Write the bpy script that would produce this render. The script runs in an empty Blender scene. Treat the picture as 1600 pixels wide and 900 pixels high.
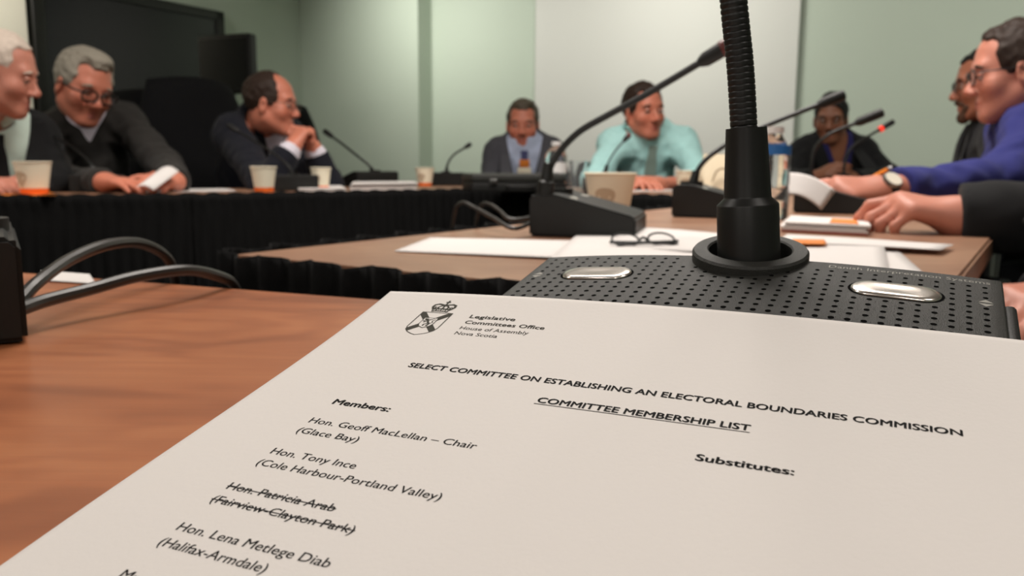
import bpy, bmesh, math, random
import numpy as np
from mathutils import Vector, Matrix
random.seed(4)
C = bpy.context.scene.collection
SC = bpy.context.scene

# ------------------------------------------------------------------ camera
TABLE = 0.74                       # table top height
ZC = TABLE + 0.088                 # the phone is held just above the table
F = 1290.0
CM = np.array([[0.9999756, 0.0069813, 0.0],
               [0.0010382, -0.1487117, 0.9888801],
               [0.0069036, -0.9888560, -0.1487153]])      # columns: right, down, forward
cam_d = bpy.data.cameras.new('camera')
cam = bpy.data.objects.new('camera', cam_d); C.objects.link(cam)
cam_d.sensor_width = 36.0; cam_d.lens = 36.0 * F / 1600.0
cam_d.clip_start = 0.01; cam_d.clip_end = 60
cam_d.dof.use_dof = True; cam_d.dof.focus_distance = 0.236; cam_d.dof.aperture_fstop = 21.5
cam.matrix_world = Matrix([[CM[0][0], -CM[0][1], -CM[0][2], 0],
                           [CM[1][0], -CM[1][1], -CM[1][2], 0],
                           [CM[2][0], -CM[2][1], -CM[2][2], ZC], [0, 0, 0, 1]])
SC.camera = cam

# ------------------------------------------------------------------ world, exposure
wd = bpy.data.worlds.new('world'); SC.world = wd; wd.use_nodes = True
wd.node_tree.nodes['Background'].inputs[0].default_value = (0.9, 0.95, 1, 1)
wd.node_tree.nodes['Background'].inputs[1].default_value = 0.05
SC.view_settings.view_transform = 'Standard'
SC.view_settings.look = 'None'
SC.view_settings.gamma = 1.0
SC.view_settings.use_curve_mapping = False
SC.view_settings.exposure = 0.0

# ------------------------------------------------------------------ room frame (its back wall is turned 30 degrees)
RU = np.array([0.5, 0.8660, 0.0]); RN = np.array([0.8660, -0.5, 0.0])
RP = np.array([-1.56, 6.70, 0.0])
def room(s, t, z=0.0): return RP + RN * s + RU * t + np.array([0, 0, z])
CEIL = 2.62
WARM = (1.0, 0.93, 0.86); NEUT = (1.0, 0.97, 0.89)
LIGHTS = [  # s, t, size, watts, colour, spread (deg), aim: None = straight down, else (ds, dt, dz)
    (1.25, -1.25, 0.7, 9.5, NEUT, 90, (0.0, 1, -0.75)), (2.95, -1.35, 0.7, 15, NEUT, 110, (0, 1, -0.9)), (4.8, -1.5, 0.7, 8, NEUT, 110, (0, 1, -0.9)), (6.4, -1.5, 0.7, 6.5, NEUT, 110, (0, 1, -0.9)),  # washers added to brighten the back wall, no such fixtures known
    (1.0, -3.4, 0.5, 9, WARM, 80, (-1, 0.75, -0.8)),  # accent lamp added to brighten the pale panel
    (3.7, -3.7, 0.9, 29, WARM, 150, None), (4.2, -3.0, 0.9, 19, WARM, 130, None), (2.4, -5.4, 0.9, 23, WARM, 150, None), (5.8, -5.0, 0.9, 10, WARM, 140, None),
    (3.2, -8.6, 0.9, 33, WARM, 180, (0, 0.6, -1)), (5.6, -8.2, 0.9, 30, WARM, 180, (0, 0.6, -1))]  # unseen fill lamps added behind the camera for faces and upright surfaces
for s, t, sz, wt, lc, sprd, aim in LIGHTS:
    ld = bpy.data.lights.new('ceiling_and_fill_lamp', 'AREA'); ld.shape = 'RECTANGLE'; ld.size = sz; ld.size_y = sz * 0.66
    ld.energy = wt; ld.color = lc; ld.spread = math.radians(sprd)
    lo = bpy.data.objects.new('ceiling_and_fill_lamp', ld); C.objects.link(lo)
    lo.location = room(s, t, CEIL - 0.10)
    if aim is None: lo.rotation_euler = (0, 0, math.radians(-30))
    else:
        dv = RN * aim[0] + RU * aim[1] + np.array([0, 0, aim[2]])
        lo.rotation_euler = Vector([float(x) for x in dv]).to_track_quat('-Z', 'Y').to_euler()

# ------------------------------------------------------------------ helpers
def lin(c):
    o = []
    for v in c:
        v = v / 255.0
        o.append(v / 12.92 if v <= 0.04045 else ((v + 0.055) / 1.055) ** 2.4)
    return (o[0], o[1], o[2], 1.0)
MATS = {}
def mat(name, rgb, rough=0.6, metal=0.0, noise=0.0, nscale=40.0, bump=0.0, bscale=200.0, spec=0.5, trans=0.0, ior=1.45,
        sss=0.0, tint=False, emit=None, estr=0.0, sheen=0.0, coat=0.0):
    if name in MATS: return MATS[name]
    m = bpy.data.materials.new(name); m.use_nodes = True; nt = m.node_tree; L = nt.links
    b = nt.nodes['Principled BSDF']; c = lin(rgb)
    b.inputs['Base Color'].default_value = c
    b.inputs['Roughness'].default_value = rough; b.inputs['Metallic'].default_value = metal
    b.inputs['Specular IOR Level'].default_value = spec
    b.inputs['Transmission Weight'].default_value = trans; b.inputs['IOR'].default_value = ior
    b.inputs['Sheen Weight'].default_value = sheen
    b.inputs['Coat Weight'].default_value = coat
    if sss:
        b.inputs['Subsurface Weight'].default_value = sss
        b.inputs['Subsurface Radius'].default_value = (0.012, 0.005, 0.003); b.inputs['Subsurface Scale'].default_value = 0.6
    if emit:
        b.inputs['Emission Color'].default_value = lin(emit); b.inputs['Emission Strength'].default_value = estr
    tc = nt.nodes.new('ShaderNodeTexCoord')
    src = None
    if noise > 0:
        n = nt.nodes.new('ShaderNodeTexNoise'); n.inputs['Scale'].default_value = nscale; n.inputs['Detail'].default_value = 5
        L.new(tc.outputs['Object'], n.inputs['Vector'])
        mx = nt.nodes.new('ShaderNodeMix'); mx.data_type = 'RGBA'
        mx.inputs[6].default_value = tuple(max(0, v * (1 - noise)) for v in c[:3]) + (1,)
        mx.inputs[7].default_value = tuple(min(1, v * (1 + noise)) for v in c[:3]) + (1,)
        L.new(n.outputs['Fac'], mx.inputs[0]); src = mx.outputs[2]
    if tint:
        a = nt.nodes.new('ShaderNodeAttribute'); a.attribute_name = 'tint'
        m2 = nt.nodes.new('ShaderNodeMix'); m2.data_type = 'RGBA'; m2.blend_type = 'MULTIPLY'; m2.inputs[0].default_value = 1
        if src: L.new(src, m2.inputs[6])
        else: m2.inputs[6].default_value = c
        L.new(a.outputs['Color'], m2.inputs[7]); src = m2.outputs[2]
    if src: L.new(src, b.inputs['Base Color'])
    if bump > 0:
        n2 = nt.nodes.new('ShaderNodeTexNoise'); n2.inputs['Scale'].default_value = bscale; n2.inputs['Detail'].default_value = 3
        L.new(tc.outputs['Object'], n2.inputs['Vector'])
        bp = nt.nodes.new('ShaderNodeBump'); bp.inputs['Strength'].default_value = bump; bp.inputs['Distance'].default_value = 0.002
        L.new(n2.outputs['Fac'], bp.inputs['Height']); L.new(bp.outputs['Normal'], b.inputs['Normal'])
    MATS[name] = m
    return m
def wood(name, c1, c2, c3, rot, rough=0.33):
    if name in MATS: return MATS[name]
    m = bpy.data.materials.new(name); m.use_nodes = True; nt = m.node_tree; L = nt.links
    b = nt.nodes['Principled BSDF']; b.inputs['Roughness'].default_value = rough
    tc = nt.nodes.new('ShaderNodeTexCoord'); mp = nt.nodes.new('ShaderNodeMapping')
    mp.inputs['Rotation'].default_value = (0, 0, rot); mp.inputs['Scale'].default_value = (1.5, 5.5, 4.0)
    L.new(tc.outputs['Object'], mp.inputs['Vector'])
    n = nt.nodes.new('ShaderNodeTexNoise'); n.inputs['Scale'].default_value = 2.2; n.inputs['Detail'].default_value = 3
    n.inputs['Distortion'].default_value = 0.6; n.inputs['Roughness'].default_value = 0.5
    L.new(mp.outputs[0], n.inputs['Vector'])
    wv = nt.nodes.new('ShaderNodeMath'); wv.operation = 'MULTIPLY'; wv.inputs[1].default_value = 58.0
    L.new(n.outputs['Fac'], wv.inputs[0])
    sn = nt.nodes.new('ShaderNodeMath'); sn.operation = 'SINE'; L.new(wv.outputs[0], sn.inputs[0])
    n3 = nt.nodes.new('ShaderNodeTexNoise'); n3.inputs['Scale'].default_value = 1.7; n3.inputs['Detail'].default_value = 6; L.new(mp.outputs[0], n3.inputs['Vector'])
    ad = nt.nodes.new('ShaderNodeMath'); ad.operation = 'MULTIPLY_ADD'; ad.inputs[1].default_value = 0.075; L.new(sn.outputs[0], ad.inputs[0]); L.new(n3.outputs['Fac'], ad.inputs[2])
    r = nt.nodes.new('ShaderNodeValToRGB'); e = r.color_ramp.elements
    e[0].position = 0.28; e[0].color = lin(c1); e[1].position = 0.72; e[1].color = lin(c3)
    k = e.new(0.5); k.color = lin(c2)
    L.new(ad.outputs[0], r.inputs[0])
    mp2 = nt.nodes.new('ShaderNodeMapping'); mp2.inputs['Rotation'].default_value = (0, 0, rot)
    mp2.inputs['Scale'].default_value = (12, 260, 20); L.new(tc.outputs['Object'], mp2.inputs['Vector'])
    n2 = nt.nodes.new('ShaderNodeTexNoise'); n2.inputs['Scale'].default_value = 2.0; n2.inputs['Detail'].default_value = 4
    L.new(mp2.outputs[0], n2.inputs['Vector'])
    mx = nt.nodes.new('ShaderNodeMix'); mx.data_type = 'RGBA'; mx.blend_type = 'OVERLAY'; mx.inputs[0].default_value = 0.10
    L.new(r.outputs[0], mx.inputs[6]); L.new(n2.outputs['Fac'], mx.inputs[7])
    L.new(mx.outputs[2], b.inputs['Base Color'])
    MATS[name] = m
    return m

def ray(px, py):
    d = CM @ np.array([(px - 800) / F, (py - 450) / F, 1.0]); return d
def at(px, py, Y):
    d = ray(px, py); return np.array([0, 0, ZC]) + d * (Y / d[1])
def on(px, py, z=TABLE):
    d = ray(px, py); return np.array([0, 0, ZC]) + d * ((z - ZC) / d[2])
def V3(p): return Vector((float(p[0]), float(p[1]), float(p[2])))
def nrm(v):
    v = np.asarray(v, float); return v / (np.linalg.norm(v) + 1e-12)

def tag(o, label=None, cat=None, group=None, kind=None):
    if label: o['label'] = label
    if cat: o['category'] = cat
    if group: o['group'] = group
    if kind: o['kind'] = kind
    return o
def empty(name, loc, label, cat, group=None):
    o = bpy.data.objects.new(name, None); C.objects.link(o); o.empty_display_size = 0.05
    o.location = V3(loc); return tag(o, label, cat, group)
def link(name, me, m, parent=None, smooth=True):
    o = bpy.data.objects.new(name, me); C.objects.link(o)
    if m is not None: me.materials.append(m)
    if smooth:
        me.polygons.foreach_set('use_smooth', [True] * len(me.polygons))
    if parent is not None:
        o.parent = parent
        root = parent
        off = Vector((0, 0, 0))
        while root is not None: off += root.location; root = root.parent
        me.transform(Matrix.Translation(-off))          # geometry is given in world space; roots only translate
    return o
def pymesh(name, v, f, m, parent=None, smooth=True, sharp=None):
    me = bpy.data.meshes.new(name)
    me.from_pydata([tuple(float(c) for c in p) for p in v], [], [tuple(int(i) for i in q) for q in f])
    me.validate(); me.update()
    o = link(name, me, m, parent, smooth)
    if sharp is not None and smooth:
        me.set_sharp_from_angle(angle=math.radians(sharp))
    return o
class MB:
    """collects shapes (world space) and links them as one mesh"""
    def __init__(s): s.v = []; s.f = []
    def add(s, v, f):
        k = len(s.v); s.v += [np.asarray(p, float) for p in v]; s.f += [tuple(i + k for i in q) for q in f]; return s
    def box(s, c, size, R=None, bev=0.0):
        c = np.asarray(c, float); hx, hy, hz = [q / 2 for q in size]
        R = np.eye(3) if R is None else R
        if bev <= 0:
            P = [(x, y, z) for x in (-hx, hx) for y in (-hy, hy) for z in (-hz, hz)]
            f = [(0, 1, 3, 2), (4, 6, 7, 5), (0, 4, 5, 1), (2, 3, 7, 6), (0, 2, 6, 4), (1, 5, 7, 3)]
            return s.add([c + R @ np.array(p) for p in P], f)
        bm = bmesh.new(); bmesh.ops.create_cube(bm, size=1.0)
        for v in bm.verts: v.co = Vector((v.co.x * size[0], v.co.y * size[1], v.co.z * size[2]))
        bmesh.ops.bevel(bm, geom=bm.edges[:], offset=bev, segments=3, affect='EDGES', profile=0.5)
        bm.verts.index_update()
        s.add([c + R @ np.array(v.co) for v in bm.verts], [[v.index for v in f.verts] for f in bm.faces]); bm.free(); return s
    def tube(s, pts, r, n=12, caps=True):
        pts = [np.asarray(p, float) for p in pts]; N = len(pts)
        rs = r if hasattr(r, '__len__') else [r] * N
        T = [nrm(pts[min(i + 1, N - 1)] - pts[max(i - 1, 0)]) for i in range(N)]
        a = np.array([0, 0, 1.0]) if abs(T[0][2]) < 0.9 else np.array([1.0, 0, 0])
        u = nrm(np.cross(T[0], a)); v = []; f = []
        for i in range(N):
            u = nrm(u - T[i] * (u @ T[i])); w = np.cross(T[i], u)
            for k in range(n):
                q = 2 * math.pi * k / n; v.append(pts[i] + rs[i] * (math.cos(q) * u + math.sin(q) * w))
        for i in range(N - 1):
            for k in range(n):
                f.append((i * n + k, i * n + (k + 1) % n, (i + 1) * n + (k + 1) % n, (i + 1) * n + k))
        if caps: f.append(tuple(range(n))[::-1]); f.append(tuple((N - 1) * n + k for k in range(n)))
        return s.add(v, f)
    def lathe(s, prof, base, axis=(0, 0, 1), n=32, closed=False):
        ax = nrm(axis); a = np.array([1.0, 0, 0]) if abs(ax[0]) < 0.9 else np.array([0, 1.0, 0])
        u = nrm(np.cross(ax, a)); w = np.cross(ax, u); base = np.asarray(base, float); v = []; f = []
        for r, h in prof:
            for k in range(n):
                q = 2 * math.pi * k / n; v.append(base + ax * h + max(r, 1e-5) * (math.cos(q) * u + math.sin(q) * w))
        N = len(prof)
        for i in range(N - 1 + (1 if closed else 0)):
            j = (i + 1) % N
            for k in range(n): f.append((i * n + k, i * n + (k + 1) % n, j * n + (k + 1) % n, j * n + k))
        return s.add(v, f)
    def prism(s, poly, z0, z1):
        n = len(poly); v = [np.array([p[0], p[1], z0]) for p in poly] + [np.array([p[0], p[1], z1]) for p in poly]
        ar = sum(poly[i][0] * poly[(i + 1) % n][1] - poly[(i + 1) % n][0] * poly[i][1] for i in range(n))
        f = [tuple(range(n))[::-1], tuple(n + i for i in range(n))] + [(i, (i + 1) % n, n + (i + 1) % n, n + i) for i in range(n)]
        if ar < 0: f = [q[::-1] for q in f]
        return s.add(v, f)
    def sphere(s, c, r, n=16, R=None):
        r = np.array(r if hasattr(r, '__len__') else [r] * 3, float); R = np.eye(3) if R is None else R
        v = []; f = []; m = n // 2
        for i in range(m + 1):
            th = math.pi * i / m
            for k in range(n):
                q = 2 * math.pi * k / n
                v.append(np.asarray(c) + R @ (r * np.array([max(math.sin(th), 1e-4) * math.cos(q), max(math.sin(th), 1e-4) * math.sin(q), math.cos(th)])))
        for i in range(m):
            for k in range(n): f.append((i * n + k, (i + 1) * n + k, (i + 1) * n + (k + 1) % n, i * n + (k + 1) % n))
        return s.add(v, f)
    def build(s, name, m, parent=None, smooth=True, sharp=35):
        return pymesh(name, s.v, s.f, m, parent, smooth, sharp)
def spline(pts, n=24):
    P = [np.asarray(p, float) for p in pts]; P = [2 * P[0] - P[1]] + P + [2 * P[-1] - P[-2]]; o = []
    for i in range(1, len(P) - 2):
        for k in range(n):
            t = k / n; a, b, c, d = P[i - 1], P[i], P[i + 1], P[i + 2]
            o.append(0.5 * (2 * b + (c - a) * t + (2 * a - 5 * b + 4 * c - d) * t * t + (3 * b - a - 3 * c + d) * t ** 3))
    o.append(P[-2]); return o
def rotz(a): c, s = math.cos(a), math.sin(a); return np.array([[c, -s, 0], [s, c, 0], [0, 0, 1.0]])
def rotx(a): c, s = math.cos(a), math.sin(a); return np.array([[1, 0, 0], [0, c, -s], [0, s, c]])
def roty(a): c, s = math.cos(a), math.sin(a); return np.array([[c, 0, s], [0, 1, 0], [-s, 0, c]])
def rotaxis(ax, a):
    ax = nrm(ax); K = np.array([[0, -ax[2], ax[1]], [ax[2], 0, -ax[0]], [-ax[1], ax[0], 0]])
    return np.eye(3) + math.sin(a) * K + (1 - math.cos(a)) * K @ K

# ------------------------------------------------------------------ materials
M_wall = mat('wall_paint', (190, 202, 187), 0.75, noise=0.03, nscale=3, bump=0.1, bscale=300)
M_cream = mat('cream_paint', (216, 214, 196), 0.7, noise=0.02, nscale=3)
M_ceil = mat('ceiling_tile', (214, 212, 204), 0.9, noise=0.05, nscale=60)
M_carpet = mat('carpet', (70, 66, 62), 0.95, noise=0.3, nscale=120, bump=0.6, bscale=300)
M_base = mat('baseboard_vinyl', (60, 58, 54), 0.6)
M_screen = mat('screen_white', (214, 215, 209), 0.6, noise=0.015, nscale=2)
M_velvet = mat('black_skirt_cloth', (17, 17, 17), 0.95, noise=0.25, nscale=25, bump=0.3, bscale=500, spec=0.15)
M_black = mat('black_plastic', (27, 27, 26), 0.5, bump=0.12, bscale=1500, spec=0.4)
M_black2 = mat('charcoal_plastic', (42, 42, 39), 0.5, bump=0.35, bscale=2600, spec=0.5)
M_rubber = mat('black_rubber', (22, 22, 21), 0.42, spec=0.45)
M_cable = mat('grey_cable', (50, 46, 43), 0.36, spec=0.5)
M_hole = mat('grille_black', (5, 5, 5), 0.95, spec=0.05)
M_chrome = mat('silver_button', (226, 219, 212), 0.22, .92)
M_print = mat('grey_print', (150, 148, 140), 0.6)
M_red = mat('red_ring', (190, 40, 25), 0.4, emit=(255, 60, 40), estr=0.9)
M_redoff = mat('dull_red_ring', (92, 34, 28), 0.4)
M_paper = mat('white_paper', (222, 217, 213), 0.75, noise=0.012, nscale=18, bump=0.06, bscale=700, spec=0.25)
M_paper2 = mat('plain_paper', (216, 211, 208), 0.75, noise=0.02, nscale=10, spec=0.25)
M_ink = mat('black_ink', (22, 21, 21), 0.75, spec=0.2)
M_ink2 = mat('letterhead_ink', (58, 56, 48), 0.75, spec=0.2)
M_orange = mat('orange_card', (224, 130, 50), 0.6)
M_cup = mat('cup_paper', (240, 230, 206), 0.6, noise=0.02, nscale=30)
M_cuporange = mat('cup_orange_band', (240, 112, 40), 0.6)
M_cupbrown = mat('cup_brown_print', (196, 176, 150), 0.6)
M_coffee = mat('coffee', (60, 34, 20), 0.2)
M_chairfab = mat('chair_fabric', (20, 20, 22), 0.9, noise=0.2, nscale=60, bump=0.2, bscale=400, spec=0.2)
M_chairpl = mat('chair_plastic', (16, 16, 17), 0.5)
M_tvscreen = mat('tv_screen', (13, 15, 17), 0.22, spec=0.4)
M_tvframe = mat('tv_frame', (15, 16, 12), 0.45)
M_clear = mat('clear_plastic', (245, 248, 248), 0.05, trans=0.96, ior=1.2)
M_water = mat('water', (250, 252, 252), 0.0, trans=1.0, ior=1.33)
M_blue = mat('blue_label', (40, 105, 175), 0.45)
M_whitepl = mat('white_plastic', (225, 222, 220), 0.4)
M_metal = mat('steel', (150, 150, 150), 0.3, 1.0)
WOOD1 = wood('cherry_wood', (134, 76, 48), (166, 100, 64), (180, 114, 74), math.radians(21), 0.36)
WOOD2 = wood('sheen_paled_cherry_wood', (132, 94, 72), (146, 108, 84), (158, 120, 94), math.radians(-57), 0.38)  # farther tables: their sheen is put into the wood colour as a paler tone
M_skirtclip = mat('skirt_seam', (30, 30, 30), 0.9)

# ------------------------------------------------------------------ the setting
def struct(o): o['kind'] = 'structure'; return o
S0, S1, T0, T1 = 0.0, 7.6, -10.2, 0.0
def wallbox(name, a, b, th, z0, z1, m, inward):
    a = np.asarray(a); b = np.asarray(b); d = -nrm(inward) * th
    return struct(MB().prism([a[:2], b[:2], (b + d)[:2], (a + d)[:2]], z0, z1).build(name, m, None, False))
struct(MB().prism([room(S0 - .2, T0 - .2), room(S1 + .2, T0 - .2), room(S1 + .2, T1 + .3), room(S0 - .2, T1 + .3)], -0.1, 0.0).build('floor', M_carpet, None, False))
struct(MB().prism([room(S0 - .2, T0 - .2), room(S1 + .2, T0 - .2), room(S1 + .2, T1 + .3), room(S0 - .2, T1 + .3)], CEIL, CEIL + 0.1).build('ceiling', M_ceil, None, False))
wallbox('wall_left', room(0, T0), room(0, T1), 0.15, 0, CEIL, M_wall, RN)
wallbox('wall_right', room(S1, T0), room(S1, T1), 0.15, 0, CEIL, M_wall, -RN)
wallbox('wall_front', room(S0, T0), room(S1, T0), 0.15, 0, CEIL, M_wall, RU)
wallbox('wall_back', room(S0, T1), room(S1, T1), 0.15, 0, CEIL, M_wall, -RU)
# the left stretch of the back wall stands 16 cm proud of the rest
def wall_s(px, t):      # room coordinate s of the back-wall point seen at pixel column px
    d = ray(px, 256); p0 = room(0, t); A = np.array([[d[0], -RN[0]], [d[1], -RN[1]]])
    return float(np.linalg.solve(A, p0[:2])[1])
sL = wall_s(655, -0.16)
struct(MB().prism([room(0, -0.16), room(sL, -0.16), room(sL, 0), room(0, 0)], 0, CEIL).build('wall_chimney', M_wall, None, False))
# pale panel beside the television
def left_t(px):
    d = ray(px, 200); p0 = room(0, 0); A = np.array([[d[0], -RU[0]], [d[1], -RU[1]]])
    return float(np.linalg.solve(A, p0[:2])[1])
tA = left_t(52)
struct(MB().prism([room(0, tA - 1.6), room(0.05, tA - 1.6), room(0.05, tA - 0.02), room(0, tA - 0.02)], 0, CEIL).build('trim_1', M_cream, None, False))
for nm, a, b, iw in (('baseboard_left', room(0, T0), room(0, tA - 1.62), RN), ('baseboard_right', room(S1, T0), room(S1, T1), -RN), ('baseboard_back', room(sL, T1), room(S1, T1), -RU)):
    wallbox(nm, np.asarray(a) + iw * 0.012, np.asarray(b) + iw * 0.012, 0.012, 0, 0.1, M_base, iw)
# projection screen on the back wall
sa, sb = wall_s(834, -0.06), wall_s(1236, -0.06)
R_room = np.c_[RN, RU, [0, 0, 1]]
scr = empty('projection_screen', room((sa + sb) / 2, -0.05, 0.3), 'large white projection screen hanging on the back wall behind the two seated persons', 'screen')
MB().box(room((sa + sb) / 2, -0.045, 1.38), (sb - sa, 0.02, 2.1), R_room).build('screen_sheet', M_screen, scr, False)
MB().tube([room(sa - 0.06, -0.06, 2.47), room(sb + 0.06, -0.06, 2.47)], 0.05, 16).build('screen_casing', M_whitepl, scr)
MB().tube([room(sa, -0.045, 0.33), room(sb, -0.045, 0.33)], 0.014, 10).build('bottom_bar', M_black, scr)
# television on the left wall
tB = left_t(346); tvz0, tvz1 = 0.86, 1.835
tv = empty('television', room(0.03, (tA + tB) / 2, tvz0), 'large black television mounted on the left wall above the chairs', 'television')
tvc = room(0.05, (tA + tB) / 2, (tvz0 + tvz1) / 2); tvl = tB - tA
bzl = MB()
for dt, dz, lt, lz in ((0, (tvz1 - tvz0) / 2 - .03, tvl, .06), (0, -(tvz1 - tvz0) / 2 + .03, tvl, .06), (-tvl / 2 + .035, 0, .07, tvz1 - tvz0), (tvl / 2 - .035, 0, .07, tvz1 - tvz0)):
    bzl.box(tvc + RU * dt + np.array([0, 0, dz]), (0.06, lt, lz), R_room, 0.006)
bzl.build('bezel', M_tvframe, tv)
MB().box(tvc - RN * 0.004, (0.04, tvl - .1, tvz1 - tvz0 - .08), R_room).build('screen', M_tvscreen, tv, False)
# small monitor on a floor stand in front of it
mc = at(356, 101, 4.6)
mon = empty('monitor', [mc[0], mc[1], 0], 'small square black monitor on a floor stand between television and suited person', 'monitor')
Rm = rotz(math.radians(-20))
MB().box(mc, (0.34, 0.07, 0.31), Rm, 0.012).build('monitor_case', M_chairpl, mon)
MB().box(mc + Rm @ np.array([0, -0.036, 0]), (0.30, 0.004, 0.26), Rm).build('monitor_screen', M_tvscreen, mon, False)
MB().tube([[mc[0], mc[1] + .04, 0.03], [mc[0], mc[1] + .04, mc[2] - .05]], 0.02, 14).build('pole', M_black, mon)
MB().lathe([(0, 0), (0.2, 0), (0.2, 0.015), (0.04, 0.03), (0, 0.03)], [mc[0], mc[1] + .04, 0]).build('foot', M_black, mon)

# ------------------------------------------------------------------ tables
def seg_n(a, b): d = nrm(np.asarray(b)[:2] - np.asarray(a)[:2]); return d, np.array([-d[1], d[0]])
def skirt(pts, parent, seed, outward=0.0095, amp=0.006, ragged=0.004):
    rnd = random.Random(seed); V = []; Fc = []; cols = 0; ph = 0.0
    pts = [np.asarray(p)[:2] for p in pts]
    zs = [TABLE + 0.001, TABLE - 0.02, TABLE - 0.045, TABLE - 0.06, TABLE - 0.2, TABLE - 0.45, 0.01]
    for i in range(len(pts) - 1):
        d, n = seg_n(pts[i], pts[i + 1]); n = -n; Ln = np.linalg.norm(pts[i + 1] - pts[i]); m = max(4, int(Ln / 0.006))
        for k in range(m + (1 if i == len(pts) - 2 else 0)):
            s = k / m * Ln; ph += 0.006 / 0.032 * 2 * math.pi * (0.75 + 0.5 * rnd.random())
            w = math.sin(ph); w2 = math.sin(ph * 0.31 + seed)
            for j, z in enumerate(zs):
                f = [1.0, 1.0, 0.35, 0.25, 1.2, 1.8, 2.2][j]
                q = pts[i] + d * s + n * (outward + amp * 0.6 + amp * f * (w + 0.5 * w2))
                V.append((q[0], q[1], z + (ragged * (0.5 + 0.5 * math.sin(ph * 0.5 + 1)) if j == 0 else 0)))
            cols += 1
    nz = len(zs)
    for c in range(cols - 1):
        for j in range(nz - 1): Fc.append((c * nz + j, c * nz + j + 1, (c + 1) * nz + j + 1, (c + 1) * nz + j))
    o = pymesh('skirt', V, Fc, M_velvet, parent, True)
    md = o.modifiers.new('solidify', 'SOLIDIFY'); md.thickness = 0.0015
    return o
def table(name, poly, label, wood_m, skirts, seed, legs=True):
    poly = [np.asarray(p)[:2] for p in poly]; c = sum(poly) / len(poly)
    t = empty(name, [c[0], c[1], 0], label, 'table', 'meeting room tables')
    bm = bmesh.new(); vs = [bm.verts.new((p[0], p[1], TABLE - 0.03)) for p in poly]
    fb = bm.faces.new(vs); ext = bmesh.ops.extrude_face_region(bm, geom=[fb])
    for v in [e for e in ext['geom'] if isinstance(e, bmesh.types.BMVert)]: v.co.z = TABLE
    bmesh.ops.recalc_face_normals(bm, faces=bm.faces[:])
    bmesh.ops.bevel(bm, geom=bm.edges[:], offset=0.003, segments=2, affect='EDGES')
    me = bpy.data.meshes.new('tabletop'); bm.to_mesh(me); bm.free()
    o = link('tabletop', me, wood_m, t, False)
    for p in poly:
        q = c + (p - c) * 0.86
        MB().tube([[q[0], q[1], 0.0], [q[0], q[1], TABLE - 0.031]], 0.022, 12).build('leg', M_metal, t)
    for k, sp in enumerate(skirts): skirt(sp, t, seed + k)
    return t
E1, E2 = on(30, 425), on(560, 465)
ed, en = seg_n(E1, E2); en = -en                                     # along the far edge; en points back to the photographer
E0 = E1[:2] - ed * 0.75; E3 = E1[:2] + ed * 0.70
near_table = table('meeting_table', [E0, E3, E3 + en * 0.75, E0 + en * 0.75], 'cherry wood table in the foreground carrying the printed membership list', WOOD1, [], 3)
A = on(360, 398)[:2]; A2 = on(830, 348)[:2]
u = nrm(A2 - A); n_ = np.array([u[1], -u[0]])
W_ = 0.60
B = A + n_ * W_
pR = lambda s, w: A + u * s + n_ * w
table('meeting_table', [pR(0, 0), pR(0, W_), pR(1.55, W_), pR(1.55, 0)], 'brown table with black ruffled skirt, lined up under the hands at the right', WOOD2,
      [[pR(0, 0), pR(0, W_)], [pR(1.55, 0), pR(0, 0)]], 11)
table('meeting_table', [pR(1.555, 0), pR(1.555, W_), pR(3.4, W_), pR(3.4, 0)], 'brown table at the far right in front of the navy blouse', WOOD2, [[pR(3.4, 0), pR(1.555, 0)]], 15)
L0, L1, L2, L3 = on(-420, 309)[:2], on(300, 303.5)[:2], on(735, 295)[:2], on(980, 303)[:2]
def isect(p, d, q, e):
    a = np.linalg.solve(np.array([[d[0], -e[0]], [d[1], -e[1]]]), q - p); return p + d * a[0]
d1, n1 = seg_n(L0, L1); d2, n2 = seg_n(L1, L2); d3, n3 = seg_n(L2, L3)
L4 = isect(L2, d3, A, u)
TW = 0.45
TW1 = 0.30
o1 = isect(L0 + n1 * TW1, d1, L1 + n2 * TW, d2); o2 = isect(L1 + n2 * TW, d2, L2 + n3 * TW, d3); o3 = isect(L2 + n3 * TW, d3, A, u)
g = 0.003
table('meeting_table', [L0, L1 - d1 * g, o1 - d1 * g, L0 + n1 * TW1], 'black-skirted table at the far left under the white-haired persons', WOOD2, [[L0, L1 + d1 * .012]], 21)
table('meeting_table', [L1 + d2 * g, L2 - d2 * g, o2 - d2 * g, o1 + d2 * g], 'black-skirted table in front of the person with hands at his chin', WOOD2, [[L1 - d2 * .006, L2 + d2 * .01]], 25)
table('meeting_table', [L2 + d3 * g, L4 - d3 * g, o3 - d3 * g, o2 + d3 * g], 'black-skirted table at the far end in front of the aqua shirted person', WOOD2, [[L2 - d3 * .006, L4]], 31)

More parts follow.
